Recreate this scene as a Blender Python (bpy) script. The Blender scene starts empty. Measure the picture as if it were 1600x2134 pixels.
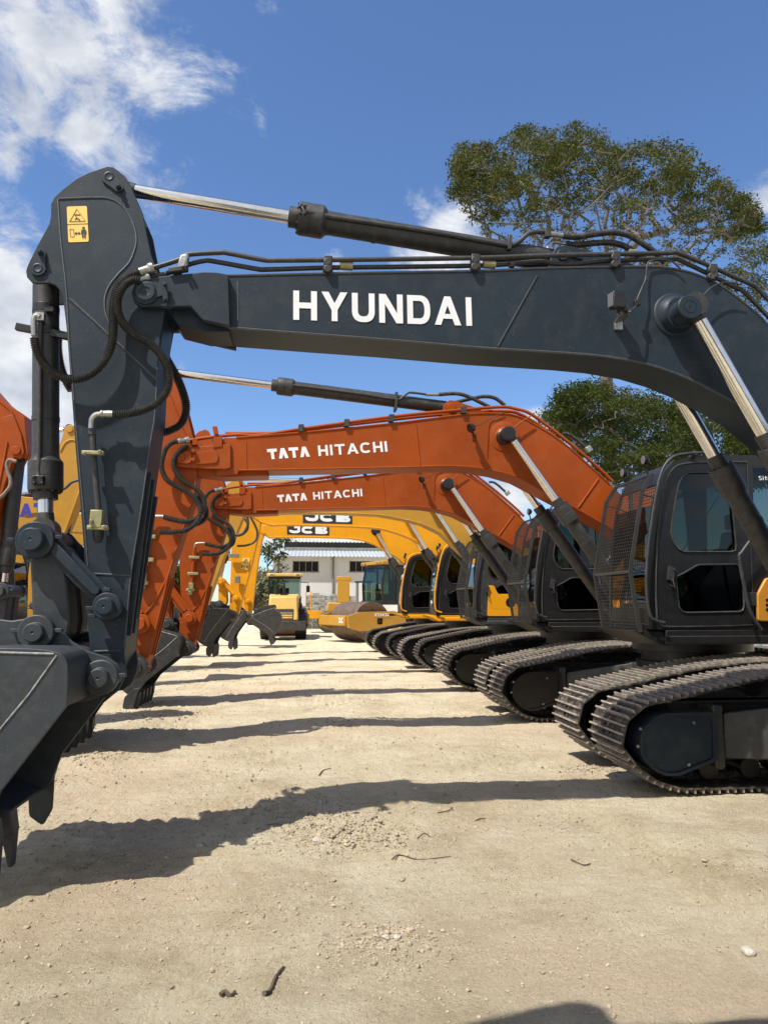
import bpy, bmesh, math, random
from mathutils import Vector, Matrix, noise as mnoise
random.seed(7)
SC = bpy.context.scene
R = math.radians
# ---------------------------------------------------------------- camera
F, CX, CY, CAMH = 1500.0, 800.0, 1067.0, 1.55
PITCH = math.atan(195/1500.0)
YAW = math.atan(173*math.cos(PITCH)/1500.0)
cam_d = bpy.data.cameras.new('camera'); cam = bpy.data.objects.new('camera', cam_d)
SC.collection.objects.link(cam); SC.camera = cam
cam_d.sensor_fit = 'HORIZONTAL'; cam_d.sensor_width = 36; cam_d.lens = 36*F/1600.0
cam_d.clip_start = .05; cam_d.clip_end = 2000
cam.location = (0, 0, CAMH); cam.rotation_euler = (R(90)+PITCH, 0, -YAW)
# ---------------------------------------------------------------- light
KX, KY = .50, .38                      # how far a shadow travels right / away per metre of height
sd = Vector((KX, KY, -1)).normalized()
sun_d = bpy.data.lights.new('sun', 'SUN'); sun = bpy.data.objects.new('sun', sun_d)
SC.collection.objects.link(sun)
sun_d.energy = 5.0; sun_d.angle = R(.53); sun_d.color = (1, .95, .87)
sun.rotation_euler = sd.to_track_quat('-Z', 'Y').to_euler()
SC.view_settings.view_transform = 'Standard'; SC.view_settings.look = 'None'
SC.view_settings.exposure = .42; SC.view_settings.gamma = 1
def W3(px, py):
    a, b = (px-CX)/F, (CY-py)/F
    fh = math.cos(PITCH)-b*math.sin(PITCH); z = math.sin(PITCH)+b*math.cos(PITCH)
    return Vector((a*math.cos(YAW)+fh*math.sin(YAW), -a*math.sin(YAW)+fh*math.cos(YAW), z))
def W(px, py, Y):                      # photo point -> (x, z) on the upright plane y = Y
    d = W3(px, py); t = Y/d.y
    return (d.x*t, CAMH+d.z*t)
def WL(pts, Y): return [W(p[0], p[1], Y) for p in pts]
def WP(px, py, Y): x, z = W(px, py, Y); return Vector((x, Y, z))
def G(px, py):
    d = W3(px, py); t = -CAMH/d.z
    return Vector((d.x*t, d.y*t, 0))
world = bpy.data.worlds.new('World'); SC.world = world; world.use_nodes = True
def make_world():
    nt = world.node_tree; N = nt.nodes; L = nt.links; N.clear()
    out = N.new('ShaderNodeOutputWorld'); bg = N.new('ShaderNodeBackground')
    sky = N.new('ShaderNodeTexSky'); sky.sky_type = 'NISHITA'; sky.sun_disc = False
    sky.sun_elevation = math.asin(-sd.z); sky.sun_rotation = math.atan2(-sd.x, -sd.y)
    sky.air_density = 1.0; sky.dust_density = .25; sky.ozone_density = 2.0
    tc = N.new('ShaderNodeTexCoord')
    def M(op, a, b=None, c=None):
        n = N.new('ShaderNodeMath'); n.operation = op
        for i, v in enumerate((a, b, c)):
            if v is None: continue
            if hasattr(v, 'links'): L.new(v, n.inputs[i])
            else: n.inputs[i].default_value = v
        return n.outputs[0]
    nz = N.new('ShaderNodeTexNoise'); nz.inputs['Scale'].default_value = 8.5; nz.inputs['Detail'].default_value = 9
    nz.inputs['Roughness'].default_value = .66; nz.inputs['Distortion'].default_value = .35
    mp = N.new('ShaderNodeMapping'); mp.inputs['Scale'].default_value = (1, 1, 1.6); mp.inputs['Location'].default_value = (.37, .1, .9)
    L.new(tc.outputs['Generated'], mp.inputs['Vector']); L.new(mp.outputs[0], nz.inputs['Vector'])
    acc = None
    blobs = [(90, 60, .19, .85), (290, 120, .11, .72), (230, 10, .12, .75), (150, 110, .15, .72), (330, 210, .06, .6), (60, 215, .075, .75), (170, 265, .06, .75), (20, 330, .06, .9),
             (390, 320, .045, .45), (490, 90, .05, .45), (35, 480, .05, .6), (0, 560, .10, 1.1), (25, 690, .16, 1.35), (90, 800, .13, 1.35), (10, 900, .16, 1.2), (560, 22, .05, .4), (540, 235, .04, .35),
             (950, 500, .085, 1.15), (880, 440, .04, .7), (870, 530, .06, .7), (700, 545, .03, .5), (1600, 430, .05, .9), (1130, 960, .09, .8), (1060, 1040, .09, 1.1), (560, 1150, .1, .7), (150, 1010, .2, 1.0),
             (-400, 300, .5, .8)]
    for (x, y, r, w) in blobs:
        d = W3(x, y).normalized()
        vm = N.new('ShaderNodeVectorMath'); vm.operation = 'DISTANCE'
        L.new(tc.outputs['Generated'], vm.inputs[0]); vm.inputs[1].default_value = d
        v = M('MULTIPLY', M('SMOOTH_MIN', M('MAXIMUM', M('SUBTRACT', 1, M('DIVIDE', vm.outputs['Value'], r)), 0), 1, .1), w)
        acc = v if acc is None else M('MAXIMUM', acc, v)
    for d, r, w in (((-.3, -.9, .5), 1.35, 1.7), ((-1, -.1, .35), .8, 1.0), ((1, -.5, .4), .8, 1.0), ((.2, -.2, 1), .55, .8)):  # unseen clouds behind and around the camera, added to lift the ambient light
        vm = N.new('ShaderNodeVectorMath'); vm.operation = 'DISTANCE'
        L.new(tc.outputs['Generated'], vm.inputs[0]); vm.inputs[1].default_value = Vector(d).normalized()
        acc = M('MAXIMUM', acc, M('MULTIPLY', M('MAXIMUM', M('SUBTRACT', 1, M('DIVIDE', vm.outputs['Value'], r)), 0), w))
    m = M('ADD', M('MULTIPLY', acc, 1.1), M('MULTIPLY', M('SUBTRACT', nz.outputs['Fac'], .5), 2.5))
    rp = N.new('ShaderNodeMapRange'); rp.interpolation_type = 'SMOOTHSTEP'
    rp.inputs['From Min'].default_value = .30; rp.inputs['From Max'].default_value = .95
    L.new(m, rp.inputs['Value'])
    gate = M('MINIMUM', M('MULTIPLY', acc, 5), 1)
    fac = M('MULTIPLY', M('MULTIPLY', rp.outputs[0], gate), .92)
    nz2 = N.new('ShaderNodeTexNoise'); nz2.inputs['Scale'].default_value = 11; nz2.inputs['Detail'].default_value = 5
    L.new(mp.outputs[0], nz2.inputs['Vector'])
    cr = N.new('ShaderNodeValToRGB'); cr.color_ramp.elements[0].color = (2.9, 3.15, 3.6, 1); cr.color_ramp.elements[1].color = (5.2, 5.25, 5.3, 1)
    cr.color_ramp.elements[0].position = .35; cr.color_ramp.elements[1].position = .62
    L.new(nz2.outputs['Fac'], cr.inputs[0])
    tint = N.new('ShaderNodeMix'); tint.data_type = 'RGBA'; tint.blend_type = 'MULTIPLY'; tint.inputs[0].default_value = 1
    L.new(sky.outputs[0], tint.inputs[6]); tint.inputs[7].default_value = (.66, .79, .96, 1)
    mx = N.new('ShaderNodeMix'); mx.data_type = 'RGBA'
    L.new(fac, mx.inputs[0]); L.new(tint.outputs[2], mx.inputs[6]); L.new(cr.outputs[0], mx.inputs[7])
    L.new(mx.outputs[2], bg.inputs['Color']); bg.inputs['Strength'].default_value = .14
    L.new(bg.outputs[0], out.inputs[0])
make_world()
# ---------------------------------------------------------------- materials
def mat(name, col, rough=.5, metal=0, noise_amt=.12, scale=6, bump=0, bscale=60, dust=0, dustcol=(.36, .30, .22), spec=.5, coat=0, speck=0):
    m = bpy.data.materials.new(name); m.use_nodes = True; nt = m.node_tree; N = nt.nodes; L = nt.links
    b = N['Principled BSDF']; b.inputs['Roughness'].default_value = rough; b.inputs['Metallic'].default_value = metal
    b.inputs['Specular IOR Level'].default_value = spec; b.inputs['Coat Weight'].default_value = coat
    tc = N.new('ShaderNodeTexCoord')
    nz = N.new('ShaderNodeTexNoise'); nz.inputs['Scale'].default_value = scale; nz.inputs['Detail'].default_value = 8; nz.inputs['Roughness'].default_value = .6
    L.new(tc.outputs['Object'], nz.inputs['Vector'])
    r = N.new('ShaderNodeValToRGB'); e = r.color_ramp.elements
    e[0].position = .3; e[1].position = .7
    e[0].color = tuple(c*(1-noise_amt) for c in col)+(1,); e[1].color = tuple(min(1, c*(1+noise_amt)) for c in col)+(1,)
    L.new(nz.outputs['Fac'], r.inputs[0]); last = r.outputs[0]
    if dust:
        n2 = N.new('ShaderNodeTexNoise'); n2.inputs['Scale'].default_value = scale*1.7+3; n2.inputs['Detail'].default_value = 10; n2.inputs['Roughness'].default_value = .7
        L.new(tc.outputs['Object'], n2.inputs['Vector'])
        r2 = N.new('ShaderNodeMapRange'); r2.inputs['From Min'].default_value = .48; r2.inputs['From Max'].default_value = .72
        r2.inputs['To Max'].default_value = dust; L.new(n2.outputs['Fac'], r2.inputs['Value'])
        mx = N.new('ShaderNodeMix'); mx.data_type = 'RGBA'; L.new(r2.outputs[0], mx.inputs[0]); L.new(last, mx.inputs[6]); mx.inputs[7].default_value = dustcol+(1,)
        last = mx.outputs[2]
        rr = N.new('ShaderNodeMapRange'); rr.inputs['To Min'].default_value = rough; rr.inputs['To Max'].default_value = .95
        L.new(r2.outputs[0], rr.inputs['Value']); L.new(rr.outputs[0], b.inputs['Roughness'])
    if speck:
        v = N.new('ShaderNodeTexVoronoi'); v.inputs['Scale'].default_value = 38; L.new(tc.outputs['Object'], v.inputs['Vector'])
        n3 = N.new('ShaderNodeTexNoise'); n3.inputs['Scale'].default_value = 9; L.new(tc.outputs['Object'], n3.inputs['Vector'])
        a = N.new('ShaderNodeMath'); a.operation = 'MULTIPLY_ADD'; L.new(n3.outputs['Fac'], a.inputs[0]); a.inputs[1].default_value = -.28; L.new(v.outputs['Distance'], a.inputs[2])
        c = N.new('ShaderNodeMath'); c.operation = 'LESS_THAN'; L.new(a.outputs[0], c.inputs[0]); c.inputs[1].default_value = -.075
        c2 = N.new('ShaderNodeMath'); c2.operation = 'MULTIPLY'; L.new(c.outputs[0], c2.inputs[0]); c2.inputs[1].default_value = speck
        mx = N.new('ShaderNodeMix'); mx.data_type = 'RGBA'; L.new(c2.outputs[0], mx.inputs[0]); L.new(last, mx.inputs[6]); mx.inputs[7].default_value = (.42, .40, .36, 1)
        last = mx.outputs[2]
    L.new(last, b.inputs['Base Color'])
    if bump:
        n4 = N.new('ShaderNodeTexNoise'); n4.inputs['Scale'].default_value = bscale; n4.inputs['Detail'].default_value = 6
        L.new(tc.outputs['Object'], n4.inputs['Vector'])
        bp = N.new('ShaderNodeBump'); bp.inputs['Strength'].default_value = bump; bp.inputs['Distance'].default_value = .01
        L.new(n4.outputs['Fac'], bp.inputs['Height']); L.new(bp.outputs[0], b.inputs['Normal'])
    return m
DK = mat('charcoal_paint', (.017, .027, .039), .47, noise_amt=.16, scale=1.6, bump=.12, bscale=160, dust=.05, speck=.2, spec=.25)
DKB = mat('charcoal_worn', (.026, .033, .040), .55, noise_amt=.2, scale=7, bump=.12, bscale=110, dust=.07, speck=.15)
OR = mat('orange_paint', (.285, .052, .004), .45, noise_amt=.14, scale=1.7, bump=.05, bscale=90, dust=.06, spec=.22)
ORW = mat('orange_worn', (.24, .05, .012), .6, noise_amt=.2, scale=7, dust=.4)
YE = mat('yellow_paint', (.70, .30, .005), .42, noise_amt=.07, scale=3, dust=.06, spec=.3)
YG = mat('golden_paint', (.43, .215, .014), .45, noise_amt=.09, scale=3, dust=.15)
YP = mat('pale_yellow_paint', (.62, .38, .10), .5, noise_amt=.08, scale=3, dust=.2)
BK = mat('black_paint', (.008, .008, .009), .42, noise_amt=.2, scale=5, dust=.03)
BKG = mat('black_grey_paint', (.026, .027, .028), .5, noise_amt=.15, scale=5, dust=.12)
RUB = mat('rubber', (.018, .018, .018), .6, noise_amt=.2, scale=12, dust=.25)
HOSE = mat('hose_rubber', (.030, .030, .030), .5, noise_amt=.2, scale=12, dust=.12)
CHR = mat('chrome', (.72, .71, .69), .2, metal=1, noise_amt=.08, scale=20)
STEEL = mat('zinc_steel', (.38, .38, .36), .38, metal=.85, noise_amt=.2, scale=30, dust=.15)
OLIVE = mat('passivated_zinc', (.30, .28, .15), .5, metal=.4, noise_amt=.2, scale=20)
TRK = mat('track_steel', (.040, .037, .034), .62, metal=.25, noise_amt=.5, scale=7, bump=.35, bscale=70, dust=.8, dustcol=(.36, .30, .22))
GRS = mat('grouser_steel', (.36, .32, .27), .48, metal=.3, noise_amt=.45, scale=14, bump=.25, bscale=90, dust=.8, dustcol=(.36, .24, .15))
WELD = mat('weld_bead', (.050, .056, .062), .5, noise_amt=.3, scale=40, bump=.4, bscale=200)
WELDL = mat('bright_weld_bead', (.24, .25, .25), .5, noise_amt=.5, scale=30, bump=.4, bscale=200)
WORN = mat('dusty_worn_steel', (.15, .135, .11), .6, noise_amt=.35, scale=10, dust=.6)
WHITE = mat('white_decal', (.74, .75, .77), .45, noise_amt=.04)
DECALY = mat('yellow_decal', (.80, .52, .12), .45, noise_amt=.04)
DECALK = mat('black_decal', (.02, .02, .022), .45, noise_amt=.05)
BLUE = mat('navy_decal', (.03, .04, .30), .45, noise_amt=.05)
SEAT = mat('brown_seat_fabric', (.20, .085, .04), .8)
GREYP = mat('grey_plastic', (.16, .165, .17), .5)
PLAS = mat('plastic_wrap', (.75, .77, .78), .2, noise_amt=.3, scale=20, bump=.9, bscale=25)
WIRE = mat('guard_wire', (.045, .045, .043), .45, metal=.3, noise_amt=.2)
RED = mat('red_lamp', (.5, .03, .03), .3)
LENS = mat('lamp_lens', (.16, .16, .17), .25, metal=.2)
AMBER = mat('body_amber', (.50, .21, .02), .4, noise_amt=.05)
def glass(name, tint=(.40, .44, .41), t=.8):
    m = bpy.data.materials.new(name); m.use_nodes = True; N = m.node_tree.nodes; L = m.node_tree.links; N.clear()
    o = N.new('ShaderNodeOutputMaterial'); mx = N.new('ShaderNodeMixShader'); tr = N.new('ShaderNodeBsdfTransparent'); gl = N.new('ShaderNodeBsdfGlossy')
    tr.inputs[0].default_value = tint+(1,); gl.inputs['Roughness'].default_value = .02; gl.inputs[0].default_value = (.9, .9, .9, 1)
    fr = N.new('ShaderNodeFresnel'); fr.inputs[0].default_value = 1.42
    L.new(fr.outputs[0], mx.inputs[0]); L.new(tr.outputs[0], mx.inputs[1]); L.new(gl.outputs[0], mx.inputs[2]); L.new(mx.outputs[0], o.inputs[0])
    return m
GLS = glass('cab_glass')
# ---------------------------------------------------------------- mesh helpers
ORG = {}
class MB:
    GT = None
    def __init__(s): s.v = []; s.f = []; s.m = []; s.cuts = []
    def mark(s): s.cuts.append((len(s.v), len(s.f))); return s      # the next piece is an object of its own
    def add(s, vs, fs, mi=0):
        b = len(s.v); s.v += [Vector(v) for v in vs]; s.f += [tuple(i+b for i in f) for f in fs]; s.m += [mi]*len(fs); return s
    def prism(s, pts, y0, y1, mi=0):              # pts = (x, z) outline
        n = len(pts)
        vs = [(x, y0, z) for x, z in pts]+[(x, y1, z) for x, z in pts]
        return s.add(vs, [tuple(range(n)), tuple(range(2*n-1, n-1, -1))]+[(i, (i+1) % n, n+(i+1) % n, n+i) for i in range(n)], mi)
    def loft(s, A, B, mi=0, caps=True):           # two 3D loops
        n = len(A)
        return s.add(list(A)+list(B), ([tuple(range(n)), tuple(range(2*n-1, n-1, -1))] if caps else [])+[(i, (i+1) % n, n+(i+1) % n, n+i) for i in range(n)], mi)
    def box(s, a, b, mi=0):
        x0, y0, z0 = a; x1, y1, z1 = b
        return s.add([(x0, y0, z0), (x1, y0, z0), (x1, y1, z0), (x0, y1, z0), (x0, y0, z1), (x1, y0, z1), (x1, y1, z1), (x0, y1, z1)],
                     [(0, 3, 2, 1), (4, 5, 6, 7), (0, 1, 5, 4), (1, 2, 6, 5), (2, 3, 7, 6), (3, 0, 4, 7)], mi)
    def obox(s, c, ax, ay, az, mi=0):             # oriented box: half-axis vectors
        c = Vector(c); ax = Vector(ax); ay = Vector(ay); az = Vector(az)
        vs = [c+i*ax+j*ay+k*az for k in (-1, 1) for j in (-1, 1) for i in (-1, 1)]
        return s.add(vs, [(0, 2, 3, 1), (4, 5, 7, 6), (0, 1, 5, 4), (1, 3, 7, 5), (3, 2, 6, 7), (2, 0, 4, 6)], mi)
    def rings(s, rings, mi=0, caps=True, closed=False):
        n = len(rings[0]); vs = [p for r in rings for p in r]; k = len(rings); fs = []
        for j in range(k if closed else k-1):
            a, b = j*n, ((j+1) % k)*n
            fs += [(a+i, a+(i+1) % n, b+(i+1) % n, b+i) for i in range(n)]
        if caps and not closed: fs += [tuple(range(n)), tuple(range((k-1)*n+n-1, (k-1)*n-1, -1))]
        return s.add(vs, fs, mi)
    def lathe(s, p, d, prof, n=20, mi=0, caps=True):   # prof = [(t, r)...] along direction d from p
        p = Vector(p); d = Vector(d).normalized()
        u = d.orthogonal().normalized(); w = d.cross(u)
        rs = [[p+d*t+(u*math.cos(2*math.pi*i/n)+w*math.sin(2*math.pi*i/n))*max(r, 1e-4) for i in range(n)] for t, r in prof]
        return s.rings(rs, mi, caps)
    def cyl(s, p, q, r, r2=None, n=16, mi=0):
        p = Vector(p); q = Vector(q); return s.lathe(p, q-p, [(0, r), ((q-p).length, r if r2 is None else r2)], n, mi)
    def tube(s, pts, r, n=8, mi=0, rf=None, caps=True, closed=False):
        pts = [Vector(p) for p in pts]; rs = []; up = None
        for i, p in enumerate(pts):
            a = pts[i-1] if (i or closed) else pts[0]; b = pts[(i+1) % len(pts)] if (i < len(pts)-1 or closed) else pts[-1]
            d = (b-a).normalized()
            if up is None: up = d.orthogonal().normalized()
            up = (up-d*up.dot(d)); up = up.normalized() if up.length > 1e-6 else d.orthogonal().normalized()
            w = d.cross(up); rr = rf(i) if rf else r
            rs.append([p+(up*math.cos(2*math.pi*k/n)+w*math.sin(2*math.pi*k/n))*rr for k in range(n)])
        return s.rings(rs, mi, caps, closed)
    def build(s, name, mats, parent=None, bevel=0, smooth=35, label=None):
        if s.cuts:
            cs = sorted(set([(0, 0)]+s.cuts+[(len(s.v), len(s.f))])); first = None
            for (v0, f0), (v1, f1) in zip(cs, cs[1:]):
                if f1 <= f0: continue
                q = MB(); q.v = s.v[v0:v1]; q.f = [tuple(i-v0 for i in f) for f in s.f[f0:f1]]; q.m = s.m[f0:f1]
                o = q.build(name, mats, parent, bevel, smooth, label); first = first or o
            return first
        if MB.GT: s.v = [MB.GT(v) for v in s.v]
        o0 = ORG.get(parent.name, Vector()) if parent else Vector()
        me = bpy.data.meshes.new(name)
        me.from_pydata([tuple(v-o0) for v in s.v], [], s.f)
        mats = mats if isinstance(mats, (list, tuple)) else [mats]
        for mm in mats: me.materials.append(mm)
        me.polygons.foreach_set('material_index', s.m)
        bm = bmesh.new(); bm.from_mesh(me); bmesh.ops.recalc_face_normals(bm, faces=bm.faces); bm.to_mesh(me); bm.free()
        if smooth: me.shade_smooth(); me.set_sharp_from_angle(angle=R(smooth))
        o = bpy.data.objects.new(name, me); SC.collection.objects.link(o)
        if parent: o.parent = parent; ORG[o.name] = o0
        else: ORG[o.name] = Vector()
        if bevel:
            bv = o.modifiers.new('bevel', 'BEVEL'); bv.width = bevel; bv.segments = 2; bv.limit_method = 'ANGLE'; bv.angle_limit = R(40)
            bv.harden_normals = False
        if label: o['label'] = label
        return o
def thing(name, loc, label, cat, group=None):
    o = bpy.data.objects.new(name, None); SC.collection.objects.link(o); o.location = loc; o.empty_display_size = .2
    o['label'] = label; o['category'] = cat
    if group: o['group'] = group
    ORG[o.name] = Vector(loc); return o
def tag(o, label, cat, group=None, kind=None):
    if label: o['label'] = label
    if cat: o['category'] = cat
    if group: o['group'] = group
    if kind: o['kind'] = kind
    return o
def deep_copy(root, loc, label, rotz=0, skip=()):
    def cp(o, par):
        c = o.copy(); SC.collection.objects.link(c); c.parent = par
        for ch in list(o.children):
            if ch.name.split('.')[0] not in skip: cp(ch, c)
        return c
    r = cp(root, None); r.location = loc; r.rotation_euler = (0, 0, rotz); r['label'] = label
    return r
def spline(pts, k=6):
    pts = [Vector(p) for p in pts]; out = []
    for i in range(len(pts)-1):
        p0 = pts[max(i-1, 0)]; p1 = pts[i]; p2 = pts[i+1]; p3 = pts[min(i+2, len(pts)-1)]
        for j in range(k):
            t = j/k
            out.append(.5*((2*p1)+(p2-p0)*t+(2*p0-5*p1+4*p2-p3)*t*t+(3*p1-p0-3*p2+p3)*t**3))
    out.append(pts[-1]); return out
def resample(pts, step):
    out = [pts[0].copy()]; acc = 0
    for a, b in zip(pts, pts[1:]):
        L_ = (b-a).length
        if L_ < 1e-9: continue
        t = step-acc
        while t <= L_: out.append(a+(b-a)*(t/L_)); t += step
        acc = (acc+L_) % step if t > L_ else 0
        acc = L_-(t-step)
    return out
def hose(parent, pts, Y, r, name='corrugated_hose', m=None, pitch=.014, amp=.22, n=10):
    """pts: (px, py[, dY])"""
    P = spline([WP(p[0], p[1], Y+(p[2] if len(p) > 2 else 0)) for p in pts], 10)
    P = resample(P, pitch/2)
    return MB().tube(P, r, n, rf=lambda i: r*(1+amp*(1 if i % 2 else -1))).build(name, m or HOSE, parent, smooth=80)
def pipe(parent, pts, Y, r, name='hydraulic_pipe', m=None, k=5, n=10):
    P = spline([WP(p[0], p[1], Y+(p[2] if len(p) > 2 else 0)) for p in pts], k)
    return MB().tube(P, r, n).build(name, m or HOSE, parent, smooth=60)
def bead(mb, pts, Y, r=.005, n=6, k=4, mi=0):
    mb.tube(spline([WP(p[0], p[1], Y) for p in pts], k), r, n, mi)
def rounded(pts, r=.03, k=4):
    """round corners of a 2D outline"""
    out = []; n = len(pts)
    for i in range(n):
        a, b, c = Vector(pts[i-1]), Vector(pts[i]), Vector(pts[(i+1) % n])
        d1 = a-b; d2 = c-b; rr = min(r, d1.length*.45, d2.length*.45)
        p = b+d1.normalized()*rr; q = b+d2.normalized()*rr
        for j in range(k+1):
            t = j/k; out.append(tuple((1-t)**2*p+2*t*(1-t)*b+t*t*q))
    return out
def smooth2(pts, k=4):
    """closed smooth 2D outline through pts"""
    n = len(pts); out = []
    P = [Vector((p[0], p[1], 0)) for p in pts]
    for i in range(n):
        p0, p1, p2, p3 = P[i-1], P[i], P[(i+1) % n], P[(i+2) % n]
        for j in range(k):
            t = j/k; q = .5*((2*p1)+(p2-p0)*t+(2*p0-5*p1+4*p2-p3)*t*t+(3*p1-p0-3*p2+p3)*t**3)
            out.append((q.x, q.y))
    return out
def sim(s1, s2, t1, t2):
    """similarity on (x,z): s1->t1, s2->t2"""
    a = complex(*s1); b = complex(*s2); c = complex(*t1); d = complex(*t2); m = (d-c)/(b-a)
    return lambda p: ((lambda w: (w.real, w.imag))(c+(complex(*p)-a)*m)), abs(m)
def pinboss(mb, x, z, y, prof, n=22, mi=0):   # prof along -y from the plate
    mb.lathe((x, y, z), (0, -1, 0), prof, n, mi)
# lettering: polygon glyphs on a 0..1 high box (width given)
def bar(x0, y0, x1, y1, t):
    d = Vector((x1-x0, y1-y0)); u = Vector((-d.y, d.x)).normalized()*t/2
    return [(x0+u.x, y0+u.y), (x1+u.x, y1+u.y), (x1-u.x, y1-u.y), (x0-u.x, y0-u.y)]
def ringpoly(cx, cy, rx, ry, t, a0, a1, k=16, e=2.6):
    o = []; i_ = []
    for j in range(k+1):
        a = R(a0+(a1-a0)*j/k); c, s = math.cos(a), math.sin(a)
        f = (abs(c)**e+abs(s)**e)**(-1/e)
        o.append((cx+rx*c*f, cy+ry*s*f)); i_.append((cx+(rx-t)*c*f, cy+(ry-t)*s*f))
    return [[o[j], o[j+1], i_[j+1], i_[j]] for j in range(k)]
def glyph(ch, w, t):
    V = lambda x: [(x-t/2, 0), (x+t/2, 0), (x+t/2, 1), (x-t/2, 1)]
    Hb = lambda y, a=0, b=None: [(a, y-t/2), (w if b is None else b, y-t/2), (w if b is None else b, y+t/2), (a, y+t/2)]
    l, r_ = t/2, w-t/2
    if ch == 'H': return [V(l), V(r_), Hb(.5, t, w-t)]
    if ch == 'I': return [V(w/2)]
    if ch == 'N': return [V(l), V(r_), [(0, 1), (t*1.15, 1), (w, 0), (w-t*1.15, 0)]]
    if ch == 'T': return [V(w/2), Hb(1-t/2)]
    if ch == 'Y': return [[(w/2-t/2, 0), (w/2+t/2, 0), (w/2+t/2, .45), (w/2-t/2, .45)], [(0, 1), (t*1.2, 1), (w/2+t/2, .42), (w/2-t/2, .38)], [(w, 1), (w-t*1.2, 1), (w/2-t/2, .42), (w/2+t/2, .38)]]
    if ch == 'U': return [[(0, .35), (t, .35), (t, 1), (0, 1)], [(w-t, .35), (w, .35), (w, 1), (w-t, 1)]]+ringpoly(w/2, .42, w/2, .42, t, 180, 360)
    if ch == 'D': return [V(l)]+[[(t*.9, 0), (w*.5, 0), (w*.5, t), (t*.9, t)], [(t*.9, 1-t), (w*.5, 1-t), (w*.5, 1), (t*.9, 1)]]+ringpoly(w*.5, .5, w*.5, .5, t, -90, 90)
    if ch == 'A': return [[(0, 0), (t*1.1, 0), (w/2+t*.55, 1), (w/2-t*.55, 1)], [(w, 0), (w-t*1.1, 0), (w/2-t*.55, 1), (w/2+t*.55, 1)], [(w*.22, .22), (w*.78, .22), (w*.72, .22+t*.85), (w*.28, .22+t*.85)]]
    if ch == '^': return [[(0, 0), (t*1.1, 0), (w/2+t*.6, 1), (w/2-t*.6, 1)], [(w, 0), (w-t*1.1, 0), (w/2-t*.6, 1), (w/2+t*.6, 1)]]
    if ch == 'C': return ringpoly(w/2, .5, w/2, .5, t, 42, 318, 22)
    if ch == 'O': return ringpoly(w/2, .5, w/2, .5, t, 0, 360, 26)
    if ch == 'G': return ringpoly(w/2, .5, w/2, .5, t, 42, 350, 22)+[Hb(.45, w*.5, w)]
    if ch == 'J': return [[(w-t, .3), (w, .3), (w, 1), (w-t, 1)], Hb(1-t/2, w*.45, w)]+ringpoly(w/2, .42, w/2, .42, t, 180, 360)
    if ch == 'B': return [V(l), Hb(t/2, t*.9, w*.7), Hb(1-t/2, t*.9, w*.65), Hb(.5, t*.9, w*.65)]+ringpoly(w*.62, .27, w*.38, .27+t*.0, t, -90, 90, 8)+ringpoly(w*.58, .74, w*.36, .26, t, -90, 90, 8)
    if ch == 'K': return [V(l), [(t, .42), (t+t*.2, .62), (w, 1), (w-t*1.2, 1)], [(w*.35, .55), (w*.5, .75), (w, 0), (w-t*1.3, 0)]]
    if ch == 'M': return [V(l), V(r_), [(0, 1), (t*1.1, 1), (w/2+t*.5, .15), (w/2-t*.5, .15)], [(w, 1), (w-t*1.1, 1), (w/2-t*.5, .15), (w/2+t*.5, .15)]]
    if ch == 'X': return [[(0, 0), (t*1.1, 0), (w, 1), (w-t*1.1, 1)], [(w, 0), (w-t*1.1, 0), (0, 1), (t*1.1, 1)]]
    if ch == 'S': return ringpoly(w/2, .73, w/2, .27, t, 30, 270, 10)+ringpoly(w/2, .27, w/2, .27, t, 90, -150, 10)
    if ch == '1': return [V(w*.6), [(w*.6, 1), (w*.6, 1-t), (w*.15, .7), (w*.15, .7+t)]]
    if ch == '4': return [V(w*.75), Hb(.28), [(w*.75-t/2, 1), (w*.75+t/2, 1), (t, .28), (0, .28)]]
    if ch == '3': return ringpoly(w/2, .73, w/2, .27, t, 150, -90, 10)+ringpoly(w/2, .27, w/2, .27, t, 90, -150, 10)
    if ch == 'i': return [[(w/2-t/2, 0), (w/2+t/2, 0), (w/2+t/2, .65), (w/2-t/2, .65)], [(w/2-t/2, .8), (w/2+t/2, .8), (w/2+t/2, 1), (w/2-t/2, 1)]]
    if ch == 't': return [V(w/2), Hb(.65)]
    if ch == 'e': return ringpoly(w/2, .33, w/2, .33, t, 0, 320, 14)+[Hb(.33)]
    return []
def lettering(parent, text, widths, gap, t, A, B, hgt, Y, m, thick=.003, name='lettering'):
    """text baseline from A to B (x,z world); height hgt (x,z vector)"""
    tot = sum(widths)+gap*(len(text)-1); mb = MB()
    A = Vector(A); B = Vector(B); U = (B-A)/tot; Hh = Vector(hgt); x = 0; k = 0
    for ch, w in zip(text, widths):
        for poly in glyph(ch, w, t):
            k += 1; e = (k % 7)*.00008
            pts = [tuple(A+U*(x+p[0])+Hh*p[1]) for p in poly]
            mb.prism(pts, Y-thick-e, Y)
        x += w+gap
    return mb.build(name, m, parent, smooth=0)
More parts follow.
